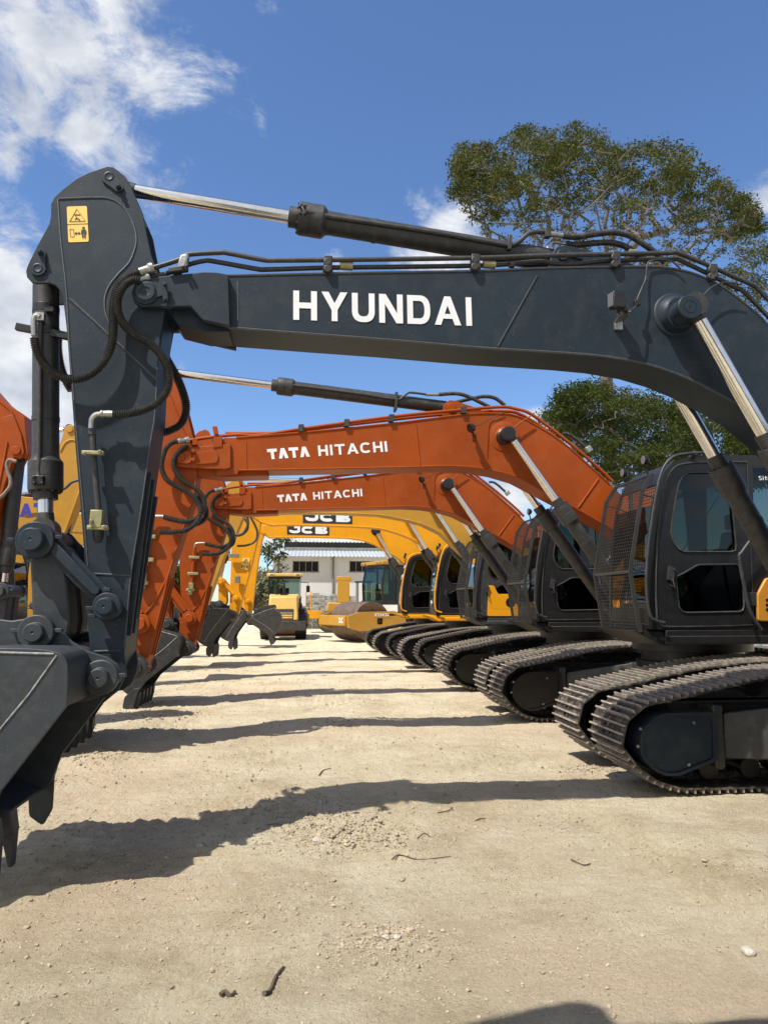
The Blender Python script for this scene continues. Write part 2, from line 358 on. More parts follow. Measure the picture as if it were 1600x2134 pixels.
def tri_panel(mb, outer, holes, y0, y1, mi=0):
    bm = bmesh.new(); loops = []
    for lp in [outer]+holes:
        vs = [bm.verts.new((x, 0, z)) for x, z in lp]; loops.append(vs)
        for i in range(len(vs)): bm.edges.new((vs[i], vs[(i+1) % len(vs)]))
    bmesh.ops.triangle_fill(bm, use_beauty=True, use_dissolve=False, edges=bm.edges[:])
    bm.verts.index_update(); co = [v.co.copy() for v in bm.verts]; fs = [[v.index for v in f.verts] for f in bm.faces]; bm.free()
    n = len(co)
    mb.add([(c.x, y0, c.z) for c in co]+[(c.x, y1, c.z) for c in co], fs+[[i+n for i in reversed(f)] for f in fs], mi)
    b = 0
    for lp in [outer]+holes:
        k = len(lp)
        mb.add([(x, y0, z) for x, z in lp]+[(x, y1, z) for x, z in lp], [(i, (i+1) % k, k+(i+1) % k, k+i) for i in range(k)], mi)
def arclen(pts):
    P = [Vector((p[0], 0, p[1])) for p in pts]+[Vector((pts[0][0], 0, pts[0][1]))]
    return P
TP = [(0, .39), (.02, .52), (.09, .63), (.22, .715), (.5, .765), (.97, .86), (1.45, .94), (2.1, .985), (2.8, .965), (3.5, .935), (3.95, .90), (4.15, .80), (4.27, .62),
      (4.28, .44), (4.22, .27), (4.1, .13), (3.9, .035), (3.6, .03), (2.9, .03), (2.2, .03), (1.4, .03), (.75, .03), (.42, .05), (.22, .15), (.09, .26)]
def track(root, x0, yc, w, mf, side, cover_m, full=True, pitch=.21, sc=1.0):
    """one crawler track; side -1 near / +1 far; motor cover on the inboard side"""
    P = [Vector((x, 0, z)) for x, z in smooth2(TP, 5)]; P.append(P[0]); L_ = sum((b-a).length for a, b in zip(P, P[1:]))
    n = int(L_/pitch); st = L_/n; pts = []; d = 0; i = 0; acc = 0
    for k in range(n*2):                            # points every half pitch
        tgt = k*st/2
        while acc+(P[i+1]-P[i]).length < tgt: acc += (P[i+1]-P[i]).length; i += 1
        pts.append(P[i]+(P[i+1]-P[i])*((tgt-acc)/max((P[i+1]-P[i]).length, 1e-9)))
    mb = MB(); lk = MB(); hw = w/2; rnd = random.Random(int(x0*100)+int(yc*10))
    for k in range(n):
        a = pts[2*k]; b = pts[(2*k+2) % (2*n)]; c = (a+b)/2; t = (b-a).normalized()
        nn = Vector((-t.z, 0, t.x)); C = c+Vector((x0, yc, 0))      # outward normal (loop runs clockwise seen from -y)
        hl = (b-a).length/2; Yv = Vector((0, 1, 0))
        up = -nn if nn.dot(c-Vector((2.1, 0, .5))) < 0 else nn
        mb.obox(C, t*(hl*.96), Yv*hw, up*.007)
        for j, (o, h) in enumerate(((-.78, .024), (-.1, .028), (.58, .024))):
            mb.obox(C+t*(o*hl)+up*(.007+h*.5), t*.0078, Yv*(hw-.004), up*(h*.5+.004), 1)
        mb.obox(C+t*(hl*1.02)-up*.008+Yv*0, t*.014, Yv*(hw-.002), up*.006)   # overlapping lip
        if full:
            for u in (-.40, .26):
                for v in (-.055, .055):
                    mb.cyl(C+t*(u*hl*1.0)+Yv*v+up*.006, C+t*(u*hl)+Yv*v+up*.026, .012, n=6, mi=0)
            if up.z < -.3 or True:
                for v in (-.035, .035): mb.obox(C+t*(hl*.93)+Yv*v+up*.008, t*.02, Yv*.012, up*.0012, 2)
        lk.obox(C-up*.04, t*hl*.98, Yv*.02, up*.032)
    tb = mb.build('track_belt', [TRK, GRS, BK], root, smooth=30)
    lk.build('track_chain', TRK, tb, smooth=30)
    fr = MB(); X = lambda v: x0+v
    fr.box((X(.75), yc-.14, .22), (X(3.6), yc+.14, .58))
    fr.prism([(X(.75), .60), (X(3.5), .60), (X(3.4), .70), (X(.9), .68)], yc-.10, yc+.10)
    f = fr.build('track_frame', mf, root, bevel=.012)
    rl = MB()
    for k in range(8): rl.mark().lathe((X(.85+.38*k), yc-.16, .155), (0, 1, 0), [(0, .06), (.0, .09), (.05, .09), (.055, .075), (.265, .075), (.27, .09), (.32, .09), (.32, .06)], 18)
    for k in (1.35, 2.7): rl.mark().lathe((X(k), yc-.1, .82), (0, 1, 0), [(0, .075), (.2, .075)], 16)
    rl.build('track_roller', BK, f)
    sp = MB(); Nt = 21; pr = []
    for k in range(Nt*2):
        a = 2*math.pi*k/Nt/2; r = .335 if k % 2 else .285; pr.append((X(.40)+r*math.cos(a), .395+r*math.sin(a)))
    sp.prism(pr, yc-.03, yc+.03); sp.lathe((X(.40), yc-.12, .395), (0, 1, 0), [(0, .16), (0, .2), (.24, .2), (.24, .16)], 20)
    sp.build('sprocket', BK, f, bevel=0)
    idl = MB(); idl.lathe((X(3.85), yc-.09, .45), (0, 1, 0), [(0, .1), (0, .34), (.06, .36), (.12, .36), (.18, .34), (.18, .1)], 28); idl.build('idler_wheel', mf, f)
    # travel motor cover, inboard side
    yi = yc-side*(hw-.005); s = side
    o = [(1341, 1507), (1352, 1496), (1366, 1489), (1381, 1486), (1476, 1484), (1483, 1492), (1486, 1578), (1482, 1585), (1407, 1615), (1390, 1617), (1374, 1615), (1358, 1608), (1345, 1598), (1332, 1585), (1325, 1570), (1322, 1550), (1325, 1530), (1331, 1517)]
    ow = [(x-2.63+x0, z) for x, z in WL(o, 5.9)]; cx = sum(p[0] for p in ow)/len(ow); cz = sum(p[1] for p in ow)/len(ow)
    inn = [(cx+(x-cx)*.90, cz+(z-cz)*.90) for x, z in ow]
    cv = MB(); ya, yb = sorted((yi-s*.035, yi+s*.20))
    tri_panel(cv, ow, [inn], ya, yb)
    cv.prism([(cx+(x-cx)*.905, cz+(z-cz)*.905) for x, z in ow], *sorted((yi-s*.018, yi+s*.02)), mi=0)
    c_ = cv.build('motor_cover', cover_m, root, bevel=.004)
    bt = MB()
    for (u, v) in ((.62, .82), (-.62, .62), (-.70, -.05), (-.42, -.78), (.45, -.80)):
        hx = max(abs(p[0]-cx) for p in ow); hz = max(abs(p[1]-cz) for p in ow)
        q = Vector((cx+u*hx*.86, yi-s*.018, cz+v*hz*.82)); bt.cyl(q, q-Vector((0, s*.014, 0)), .014, n=6)
    bt.build('bolts', STEEL, c_)
    return tb
def undercarriage(root, x0, yc, mf, cm, w=.66, g=1.35, full=True, pitch=.21):
    track(root, x0, yc-g, w, mf, -1, cm, full, pitch); track(root, x0, yc+g, w, mf, 1, cm, full, pitch)
    mb = MB(); c = x0+2.15
    for sg in (-1, 1):
        yt = yc+sg*(g-w/2+.02)
        for sx in (-1, 1):
            A = [(c+sx*1.26, yt, .27), (c+sx*1.24, yt, .645), (c+sx*.60, yt, .70), (c+sx*.60, yt, .32)]
            B = [(c+sx*.55, yc+sg*.35, .36), (c+sx*.55, yc+sg*.35, .83), (c+sx*.05, yc+sg*.35, .83), (c+sx*.05, yc+sg*.35, .36)]
            mb.loft(A, B)
            mb.box(*[tuple(v) for v in zip(*[sorted(q) for q in ((c+sx*1.34, c+sx*1.25), (yt-sg*.03, yt+sg*.2), (.20, .71))])])
    mb.box((c-.6, yc-.6, .40), (c+.6, yc+.6, .82))
    mb.build('car_body', mf, root, bevel=.012)
    b = MB(); b.lathe((c, yc, .80), (0, 0, 1), [(0, .66), (.08, .66), (.09, .60), (.20, .60), (.21, .70), (.33, .70)], 40)
    b.build('slew_ring', BK, root)
CABP = [(1352, 1312), (1349, 1250), (1350, 1180), (1355, 1100), (1362, 1050), (1373, 1008), (1386, 980), (1403, 962), (1425, 954), (1452, 950), (1560, 948), (1640, 949), (1662, 956), (1668, 975), (1668, 1312)]
CABW1 = [(1402, 1128), (1397, 1108), (1401, 1075), (1408, 1035), (1414, 1008), (1421, 993), (1434, 985), (1500, 984), (1512, 986), (1519, 998), (1528, 1080), (1533, 1135), (1532, 1147), (1522, 1150), (1425, 1150), (1412, 1144)]
CABW2 = [(1407, 1203), (1425, 1194), (1450, 1179), (1458, 1177), (1532, 1176), (1543, 1181), (1547, 1192), (1550, 1262), (1547, 1272), (1538, 1275), (1430, 1277), (1420, 1274), (1414, 1264)]
CABW3 = [(1568, 975), (1640, 975), (1648, 983), (1648, 1150), (1640, 1156), (1580, 1156), (1572, 1148)]
def cab(root, dx, y0, mb_paint, style='guard', wd=.95, dz=0, rail=None, lower=None, text=None, zs=1):
    T = lambda pts: [(x+dx, z*zs+dz) for x, z in WL(pts, 7.13)]
    P = lambda px, py, y: (lambda q: Vector((q[0]+dx, y0+(y-7.13), q[1]*zs+dz)))(W(px, py, 7.13))
    out = T(CABP); h = [T(CABW1), T(CABW2), T(CABW3)]; y1 = y0+wd
    m = MB(); tri_panel(m, out, h, y0, y0+.05); tri_panel(m, out, [h[0], h[2]], y1-.05, y1)
    # roof sheet, floor, rear wall, front sill
    top = out[5:14]
    for a, b in zip(top, top[1:]):
        a = Vector((a[0], 0, a[1])); b = Vector((b[0], 0, b[1])); t = (b-a); nn = Vector((t.z, 0, -t.x)).normalized()
        if nn.z < 0: nn = -nn
        m.obox((a+b)/2+Vector((0, (y0+y1)/2, 0))-nn*.02, t*.52, (0, wd/2-.052, 0), nn*.018)
    zf = out[0][1]; xr = out[-1][0]; xf = out[0][0]
    m.box((xf+.01, y0+.052, zf), (xr-.01, y1-.052, zf+.06))
    m.box((xr-.06, y0+.052, zf+.06), (xr-.004, y1-.052, zf+.95))
    m.box((xf+.004, y0+.052, zf+.06), (xf+.05, y1-.052, zf+.22))
    cb = m.build('cab', mb_paint, root, bevel=.006)
    # door seam and seals
    s = MB()
    s.tube(spline([P(x, y, 7.125) for x, y in ((1368, 1290), (1366, 1200), (1372, 1090), (1384, 1020), (1400, 980), (1428, 966), (1500, 963), (1556, 963))], 6), .012, 6)
    s.tube(spline([P(x, y, 7.125) for x, y in ((1556, 963), (1562, 1100), (1566, 1200), (1568, 1290), (1560, 1303), (1400, 1306), (1376, 1302), (1368, 1290))], 4), .007, 6)
    for hh in (h[0], h[1]): s.tube([(x, y0-.003, z) for x, z in hh], .010, 6, closed=True)
    s.build('door_seal', BKG if mb_paint is BK else BK, cb, smooth=60)
    g = MB()
    for hh in h: g.prism(hh, y0+.02, y0+.026)
    for hh in (h[0], h[2]): g.prism(hh, y1-.026, y1-.02)
    fp = out[0:6]
    for a, b in zip(fp, fp[1:]):
        g.add([(a[0]+.012, y0+.05, a[1]), (a[0]+.012, y1-.05, a[1]), (b[0]+.012, y1-.05, b[1]), (b[0]+.012, y0+.05, b[1])], [(0, 1, 2, 3)])
    g.build('cab_glass', GLS, cb, smooth=0)
    it = MB(); xm = (xf+xr)/2+.12; ym = (y0+y1)/2
    it.box((xm-.25, ym-.24, zf+.38), (xm+.25, ym+.24, zf+.52)); it.loft([(xm+.2, ym-.23, zf+.5), (xm+.2, ym+.23, zf+.5), (xm+.32, ym+.23, zf+.5), (xm+.32, ym-.23, zf+.5)], [(xm+.3, ym-.2, zf+1.08), (xm+.3, ym+.2, zf+1.08), (xm+.38, ym+.2, zf+1.08), (xm+.38, ym-.2, zf+1.08)])
    it.box((xm+.3, ym-.13, zf+1.1), (xm+.38, ym+.13, zf+1.28))
    it.build('seat', SEAT, cb, bevel=.03)
    co = MB(); co.box((xm-.4, ym-.40, zf+.06), (xm+.1, ym-.28, zf+.60)); co.box((xm-.4, ym+.28, zf+.06), (xm+.1, ym+.40, zf+.60))
    for yy in (ym-.34, ym+.34): co.cyl((xm-.3, yy, zf+.6), (xm-.34, yy, zf+.82), .018); co.lathe((xm-.34, yy, zf+.8), (0, 0, 1), [(0, .02), (.04, .035), (.1, .03), (.12, .01)], 10)
    co.box((xf+.14, y1-.30, zf+.5), (xf+.26, y1-.10, zf+.85)); co.box((xm-.3, ym-.2, zf+.06), (xm+.3, ym+.2, zf+.37))
    co.build('control_console', BK, cb, bevel=.015)
    if mb_paint is BK:
        pw = MB(); rr = random.Random(3)
        c0 = P(1428, 1222, 7.3)
        gb = MB(); gb.box(tuple(P(1470, 1268, 7.26)), tuple(P(1540, 1240, 7.5)))
        for k in range(3): gb.obox(P(1503, 1245+8*k, 7.25), (.155, 0, 0), (0, .012, 0), (0, 0, .008))
        gb.tube([P(1440, 1270, 7.25), P(1470, 1215, 7.25), P(1500, 1200, 7.25), P(1545, 1198, 7.25)], .014); gb.build('side_console', GREYP, cb, bevel=.01)
        lb = MB(); lb.prism(WL([(1481, 1240), (1501, 1240), (1501, 1244), (1481, 1244)], 7.2) if False else [(P(1481, 1239, 7.2).x, P(1481, 1239, 7.2).z), (P(1501, 1239, 7.2).x, P(1501, 1239, 7.2).z), (P(1501, 1243, 7.2).x, P(1501, 1243, 7.2).z), (P(1481, 1243, 7.2).x, P(1481, 1243, 7.2).z)], y0+.11, y0+.115); lb.build('label_plate', WHITE, cb)
        sx = MB(); sx.tube([P(1437, 1148, 7.3), P(1516, 1030, 7.3)], .006, 6); sx.build('wiper_arm', STEEL, cb)
        pts = []
        for k in range(26):
            a = k*.45; pw.loft([c0+Vector((rr.uniform(-.1, .1), rr.uniform(-.05, .05), rr.uniform(-.12, .12))) for _ in range(3)], [c0+Vector((rr.uniform(-.1, .1), rr.uniform(.0, .1), rr.uniform(-.12, .12))) for _ in range(3)])
        pw.build('plastic_wrap', PLAS, cb, smooth=0)
    hd = MB(); hd.obox(P(1395, 1196, 7.105), (.028, 0, -.01), (0, .022, 0), (.012, 0, .07)); hd.cyl(P(1400, 1188, 7.10), P(1400, 1188, 7.07), .014); hd.tube([P(1397, 1206, 7.09), P(1400, 1225, 7.07), P(1391, 1219, 7.09)], .008)
    hd.build('door_handle', BKG, cb, bevel=.006)
    hg = MB(); hg.box(tuple(P(1557, 1263, 7.09)), tuple(P(1572, 1235, 7.13))); hg.cyl(P(1576, 1265, 7.09), P(1576, 1233, 7.09), .016)
    hg.build('door_hinge', BKG, cb, bevel=.006)
    r = MB(); r.tube(spline([P(x, y, 7.06) for x, y in ((1378, 1298), (1362, 1294), (1347, 1280), (1340, 1225), (1343, 1150), (1357, 1050), (1371, 988), (1392, 957), (1425, 948), (1470, 946))], 6), .017 if not rail else .02, 8)
    r.cyl(P(1441, 946, 7.06), P(1441, 955, 7.14), .03)
    r.build('cab_handrail', rail or BKG, cb, smooth=60)
    if style != 'jcb':
        r = MB(); r.tube(spline([P(x, y, 7.00) for x, y in ((1566, 1104), (1532, 1150), (1525, 1166), (1535, 1225), (1547, 1275), (1570, 1312))], 5), .018, 8); r.build('step_handrail', BKG, cb, smooth=60)
    lt = MB(); ln = MB()
    for (px, py, yy) in ((1360, 951, 7.32), (1281, 980, 7.95)):
        lt.mark(); ln.mark()
        c = P(px, py, 7.13); c.y = y0+(yy-7.13)
        if yy > 7.5: c = Vector((P(1372, 951, 7.13).x, y1-.1, c.z*0+P(1372, 955, 7.13).z))
        lt.lathe(c+Vector((.03, 0, 0)), (-1, 0, 0), [(-.02, .02), (.0, .045), (.035, .055), (.045, .055)], 16); lt.cyl(c, c-Vector((-.03, 0, .16)), .010, n=6)
        ln.lathe(c+Vector((-.0165, 0, 0)), (-1, 0, 0), [(0, .048), (.003, .045)], 16)
    l_ = lt.build('roof_work_lamp', BK, cb); ln.build('lamp_lens', LENS, l_)
    if style == 'guard':
        pr = [(1362, 987), (1340, 1022), (1315, 1190)]; pl = [(1315, 1192), (1336, 1317)]
        fr = MB(); wr = MB()
        for prof in (pr, pl):
            q = [P(x, y, 7.13) for x, y in prof]
            def at(s_):
                L_ = [(b-a).length for a, b in zip(q, q[1:])]; d = s_
                for a, b, l in zip(q, q[1:], L_):
                    if d <= l+1e-6: return a+(b-a)*(d/l)
                    d -= l
                return q[-1].copy()
            tot = sum((b-a).length for a, b in zip(q, q[1:]))
            for yy in (y0+.02, y1-.02):
                for a, b in zip(q, q[1:]):
                    a = a.copy(); b = b.copy(); a.y = b.y = yy; t = (b-a); nn = Vector((-t.z, 0, t.x)).normalized()
                    fr.obox((a+b)/2, t*.505, (0, .006, 0) if yy > y0+.1 else (0, .005, 0), nn*.022)
            for e in (q[0], q[-1]):
                a = e.copy(); b = e.copy(); a.y = y0+.02; b.y = y1-.02; fr.tube([a, b], .013, 6)
            n = int(tot/.036)
            for k in range(1, n):
                a = at(tot*k/n); b = a.copy(); a.y = y0+.025; b.y = y1-.025; wr.tube([a, b], .0032, 4)
            for k in range(1, 20):
                yy = y0+.02+(wd-.04)*k/20
                path = [at(0)]+[p for p in q[1:-1]]+[at(tot)]
                path = [Vector((p.x-.004, yy, p.z)) for p in path]; wr.tube(path, .0032, 4)
        for (x, y) in ((1340, 1030), (1318, 1185), (1338, 1300)):
            a = P(x, y, 7.13); a.y = y0+.03; b = P(x+38, y+8, 7.13); b.y = y0+.03; fr.tube([a, b], .009, 6)
            a = a.copy(); b = b.copy(); a.y = b.y = y1-.03; fr.tube([a, b], .009, 6)
        f = fr.build('cab_guard', WIRE, cb); wr.build('guard_mesh', WIRE, f, smooth=0)
        if text:
            A = P(1583, 1000, 7.13); B = P(1608, 1000, 7.13)
            lettering(cb, 'Site', [.6, .3, .5, .6], .14, .14, (A.x, A.z), (B.x, B.z), (0, .045), y0+.018, WHITE)
            A = P(1417, 1052, 7.13); B = P(1456, 1052, 7.13)
    if lower:
        lo = MB(); lo.prism(rounded(T([(1400, 1180), (1422, 1180), (1440, 1215), (1556, 1215), (1556, 1306), (1400, 1306)]), .03), y0-.012, y0+.004)
        lo.build('door_lower_panel', lower, cb, bevel=.005)
        lo = MB(); lo.lathe((P(1490, 1250, 7.13).x, y0-.012, P(1490, 1250, 7.13).z), (0, -1, 0), [(0, .10), (.003, .10)], 24); lo.build('round_decal', BK, cb)
    return cb
def house(root, x0, yc, mp, md, mc, dz=0, hz=0):
    """slew platform, engine body, tank, counterweight"""
    c = x0+2.15; m = MB(); zf = 1.30+dz; yn, yf = yc-1.47, yc+1.42
    fx = W(1387, 1345, 7.13)[0]-2.68+x0
    m.box((fx, yn, 1.15+dz), (c+2.2, yn+1.02, zf)); m.box((fx+1.45, yn+1.021, 1.15+dz), (c+2.2, yf, zf-.002)); m.box((fx-.02, yn-.012, 1.16+dz), (c+2.1, yn+.01, 1.24+dz))
    m.loft([(fx-.35, yn+.04, zf), (fx-.35, yn+1.0, zf), (fx, yn+1.0, zf-.01), (fx, yn+.04, zf-.01)], [(fx-.02, yn+.02, 1.14+dz), (fx-.02, yn+1.0, 1.14+dz), (fx+.06, yn+1.0, 1.13+dz), (fx+.06, yn+.02, 1.13+dz)])
    for s in (-1, 1): m.prism([(c-.6, zf-.05), (c+.5, zf-.05), (c+.5, zf+.45), (c+.05, zf+.85), (c-.25, zf+.8), (c-.55, zf+.3)], yc+s*.30-.025, yc+s*.30+.025)
    m.build('slew_platform', md, root, bevel=.012)
    e = MB(); x1 = fx+2.0
    e.prism(rounded([(x1, zf+.004), (x1, zf+.95+hz), (c+1.55, zf+.95+hz), (c+1.55, zf+.004)], .06), yn+.03, yc-.36)
    e.prism(rounded([(fx+1.55, zf+.004), (fx+1.55, zf+.5), (fx+1.8, zf+.85), (c+1.55, zf+.95+hz), (c+1.55, zf+.004)], .06), yc+.36, yf-.03)
    e.prism(rounded([(c+.55, zf+.004), (c+.55, zf+1.0+hz), (c+1.55, zf+1.0+hz), (c+1.55, zf+.004)], .06), yc-.355, yc+.355)
    e.build('engine_body', mp, root, bevel=.02)
    w = MB(); out = []
    for k in range(13):
        a = -90+180*k/12; out.append((c+1.6+.95*max(0, math.cos(R(a)))**.6, yc+1.44*math.sin(R(a))))
    w.rings([[(x, y, zf-.12) for x, y in out], [(x, y, zf+.9) for x, y in out], [(c+1.6+(x-c-1.6)*.85, yc+(y-yc)*.97, zf+1.02) for x, y in out]])
    w.build('counterweight', mc, root, bevel=.03)
    return fx
def hydcyl(root, name, A, B, C, rr, rg, rh, rb, m=BKG, rodm=CHR, port=True, hl=.22, gl=.10, pipe_side=None):
    """A rod eye, B gland start, C barrel foot"""
    A, B, C = Vector(A), Vector(B), Vector(C); d = (C-A).normalized(); B = A+d*(B-A).dot(d); L_ = (C-B).length
    mb = MB(); mb.lathe(B, d, [(0, rr*1.02), (0, rg), (gl, rg), (gl, rh*.97), (gl+.012, rh), (gl+hl*.45, rh), (gl+hl*.46, rh*.985), (gl+hl*.48, rh*.985), (gl+hl*.49, rh), (gl+hl, rh), (gl+hl+.03, rb*1.04), (gl+hl+.06, rb), (L_-rb, rb), (L_-rb*.3, rb*.92), (L_, rb*.6)], 28)
    u = d.orthogonal().normalized(); w = d.cross(u)
    for k in range(12):
        a = 2*math.pi*k/12; p = B+d*(gl-.012)+(u*math.cos(a)+w*math.sin(a))*rh*.86; mb.cyl(p, p+d*.02, rh*.085, n=6)
    mb.lathe(B+d*(gl+hl+.18*L_), d, [(0, rb), (0, rb*1.05), (.03, rb*1.05), (.03, rb)], 20, caps=False)
    mb.lathe(C-Vector((0, rb*1.0, 0)), (0, 1, 0), [(0, rb*.5), (0, rb*.95), (rb*2.0, rb*.95), (rb*2.0, rb*.5)], 20)
    cy = mb.build(name, m, root, smooth=32)
    rd = MB(); rd.cyl(A+d*.11, B+d*.02, rr, n=24); r_ = rd.build('rod', rodm, cy, smooth=60)
    re = MB(); re.lathe(A-Vector((0, rr*1.35, 0)), (0, 1, 0), [(0, rr*1.0), (0, rr*1.65), (rr*2.7, rr*1.65), (rr*2.7, rr)], 24); re.cyl(A+d*rr*.6, A+d*.115, rr*1.25, rr*1.05, n=20)
    re.build('rod_eye', m, cy, smooth=40)
    return cy, d, B
def bucket_parts(root, f, y0, y1, yc, m, msc=1.0, ears=True, teeth=5, tys=None):
    """f maps dark-machine (x,z) to this one"""
    near = 4.17
    Mq = lambda pts, Y=near: [f(p) for p in WL(pts, Y)]
    path = [(138, 1472), (141, 1430), (141, 1390), (134, 1370), (116, 1359), (60, 1352), (-60, 1354), (-180, 1378), (-262, 1445), (-285, 1540), (-240, 1640), (-150, 1715), (-58, 1752)]
    lip = (-34, 1736)
    o = Mq(path); c = (sum(p[0] for p in o)/len(o), sum(p[1] for p in o)/len(o))
    P3 = spline([(x, 0, z) for x, z in o], 4); outp = [(p.x, p.z) for p in P3]; inn = []
    for i, p in enumerate(outp):
        a = Vector(outp[max(i-1, 0)]); b = Vector(outp[min(i+1, len(outp)-1)]); t = (b-a).normalized(); n = Vector((-t.y, t.x))
        if n.dot(Vector(c)-Vector(p)) < 0: n = -n
        inn.append((p[0]+n.x*.025*msc, p[1]+n.y*.025*msc))
    mb = MB(); mb.prism(outp+inn[::-1], y0+.03, y1-.03)
    sh = mb.build('bucket', m, root, smooth=40)
    side = outp+Mq([lip, (0, 1651)])
    sp = MB(); sp.prism(side, y0, y0+.03); sp.mark(); sp.prism(side, y1-.03, y1)
    sp.build('side_plate', m, sh, bevel=.003)
    # wear strips and weld lines on the near side plate
    st = MB()
    def B2(pts, r): st.tube([(p[0], y0-.001, p[1]) for p in Mq(pts)], r*msc, 6)
    B2([(-250, 1378), (-60, 1362), (0, 1360), (112, 1363)], .006)
    B2([(118, 1366), (60, 1448), (0, 1520), (-60, 1600), (-110, 1690)], .0055)
    st.build('weld_seam', WELDL, sh)
    sc = MB()
    for ya, yb in ((y0-.028, y0-.001), (y1+.001, y1+.028)):
        sc.mark().prism(rounded([f(p) for p in WL([(120, 1596), (112, 1620), (108, 1688), (88, 1722), (60, 1702), (58, 1655), (90, 1610)], 5.2)], .02*msc), ya, yb)
    sc.build('side_cutter', m, sh, bevel=.004)
    if ears:
        e = MB(); ol = [(-160, 1330), (-60, 1300), (0, 1291), (26, 1294), (52, 1290), (66, 1284), (82, 1283), (100, 1287), (115, 1300), (130, 1318), (150, 1337), (184, 1357), (223, 1369), (243, 1382), (254, 1402), (252, 1418), (242, 1428), (222, 1445), (200, 1455), (178, 1462), (130, 1470), (60, 1380), (-60, 1375), (-160, 1375)]
        oo = Mq(ol, 4.6)
        e.prism(oo, yc-.25, yc-.215); e.mark().prism(oo, yc+.215, yc+.25)
        e.mark().prism(Mq([(60, 1345), (130, 1352), (165, 1375), (178, 1462), (130, 1470), (60, 1400)], 4.6), yc-.21, yc+.21)
        ea = e.build('hinge_plate', m, sh, bevel=.006)
        pn = MB()
        for (px, py) in ((75, 1318), (209, 1412)):
            x, z = f(W(px, py, 4.55)); s_ = msc; pn.mark()
            pinboss(pn, x, z, yc-.25, [(0, .105*s_), (.05, .105*s_), (.055, .098*s_), (.055, .058*s_), (.10, .058*s_), (.105, .052*s_), (.105, .008), (.098, .004)])
            pinboss(pn, x, z, yc+.36, [(0, .06*s_), (.11, .10*s_)]); pn.cyl((x, yc-.26, z), (x, yc+.30, z), .05*s_)
            for a in (math.pi, .1): pn.obox((x+math.cos(a)*.125*s_, yc-.275, z+.01), (.022*s_, 0, 0), (0, .016, 0), (0, 0, .012*s_))
        pn.build('hinge_pin', m, sh, bevel=.003)
    te = MB()
    for k in range(teeth if not tys else len(tys)):
        yy = y0+.09+(y1-y0-.18)*k/(teeth-1) if not tys else y0+tys[k]; hw = .05*msc
        te.mark(); A = Mq([(-30, 1690), (8, 1700), (14, 1748), (-12, 1762), (-36, 1750)], 4.33)
        te.prism(A, yy-hw, yy+hw)
        A = Mq([(-18, 1742), (14, 1742), (12, 1762), (-16, 1764)], 4.33); Bt = Mq([(-2, 1824), (8, 1824), (7, 1828), (-1, 1828)], 4.33)
        te.loft([(x, yy+(-1 if i in (0, 1) else 1)*hw*.85, z) for i, (x, z) in enumerate([A[0], A[1], A[1], A[0]])], [(x, yy+(-1 if i in (0, 1) else 1)*hw*.6, z) for i, (x, z) in enumerate([Bt[0], Bt[1], Bt[1], Bt[0]])])
    te.build('tooth', DKB if m is DK else m, sh, bevel=.008)
    return sh
def linkage(root, f, yc, m, s_=1.0, hw=.30):
    """tipping links and bucket link between arm and bucket (dark-machine outlines mapped by f)"""
    Y = 4.55
    Mq = lambda pts, Y=Y: [f(p) for p in WL(pts, Y)]
    o = [(31, 1133), (26, 1118), (32, 1102), (46, 1095), (60, 1091), (88, 1093), (98, 1103), (106, 1113), (160, 1166), (214, 1222), (232, 1234), (244, 1250), (245, 1270), (236, 1286), (218, 1293), (202, 1288), (190, 1272), (184, 1248), (146, 1216), (104, 1170), (90, 1158), (58, 1153), (40, 1146)]
    l = MB()
    rib = Mq([(102, 1130), (112, 1128), (204, 1226), (203, 1235), (196, 1240), (186, 1238), (100, 1150), (98, 1138)])
    l.prism(Mq(o), yc-hw, yc-hw+.04); l.prism(rib, yc-hw-.03, yc-hw-.001); l.mark().prism(Mq(o), yc+hw-.04, yc+hw); l.prism(rib, yc+hw+.001, yc+hw+.03)
    lk = l.build('tipping_link', m, root, bevel=.006)
    pn = MB()
    for (px, py, r) in ((62, 1123, .115), (215, 1264, .085)):
        x, z = f(W(px, py, 4.5)); r *= s_; pn.mark()
        pinboss(pn, x, z, yc-hw, [(0, r), (.045, r), (.05, r*.94), (.05, r*.62), (.11, r*.62), (.116, r*.55), (.116, .008), (.11, .004)])
        pn.cyl((x, yc-hw, z), (x, yc+hw+.05, z), r*.8)
        for k, a in enumerate((math.pi, .15, 2.3)[:2 if px < 100 else 3]):
            if px > 100: a += 2.5*k+.6
            pn.obox((x+math.cos(a)*r*1.22, yc-hw-.025, z+math.sin(a)*r*1.2), (.022*s_, 0, 0), (0, .016, 0), (0, 0, .012*s_))
    pn.build('link_pin', m, lk, bevel=.003)
    b = MB(); a = Mq([(56, 1140), (110, 1128), (128, 1150), (138, 1200), (146, 1290), (142, 1322), (118, 1345), (76, 1345), (64, 1290), (60, 1200)], 4.65)
    b.prism(a, yc-.19, yc-.03); b.prism(a, yc+.03, yc+.19); b.prism(Mq([(64, 1150), (90, 1150), (96, 1330), (72, 1330)], 4.65), yc-.028, yc+.028)
    b.build('bucket_link', DKB if m is DK else m, root, bevel=.02)
ROW = 'excavators parked side by side in the right-hand row'
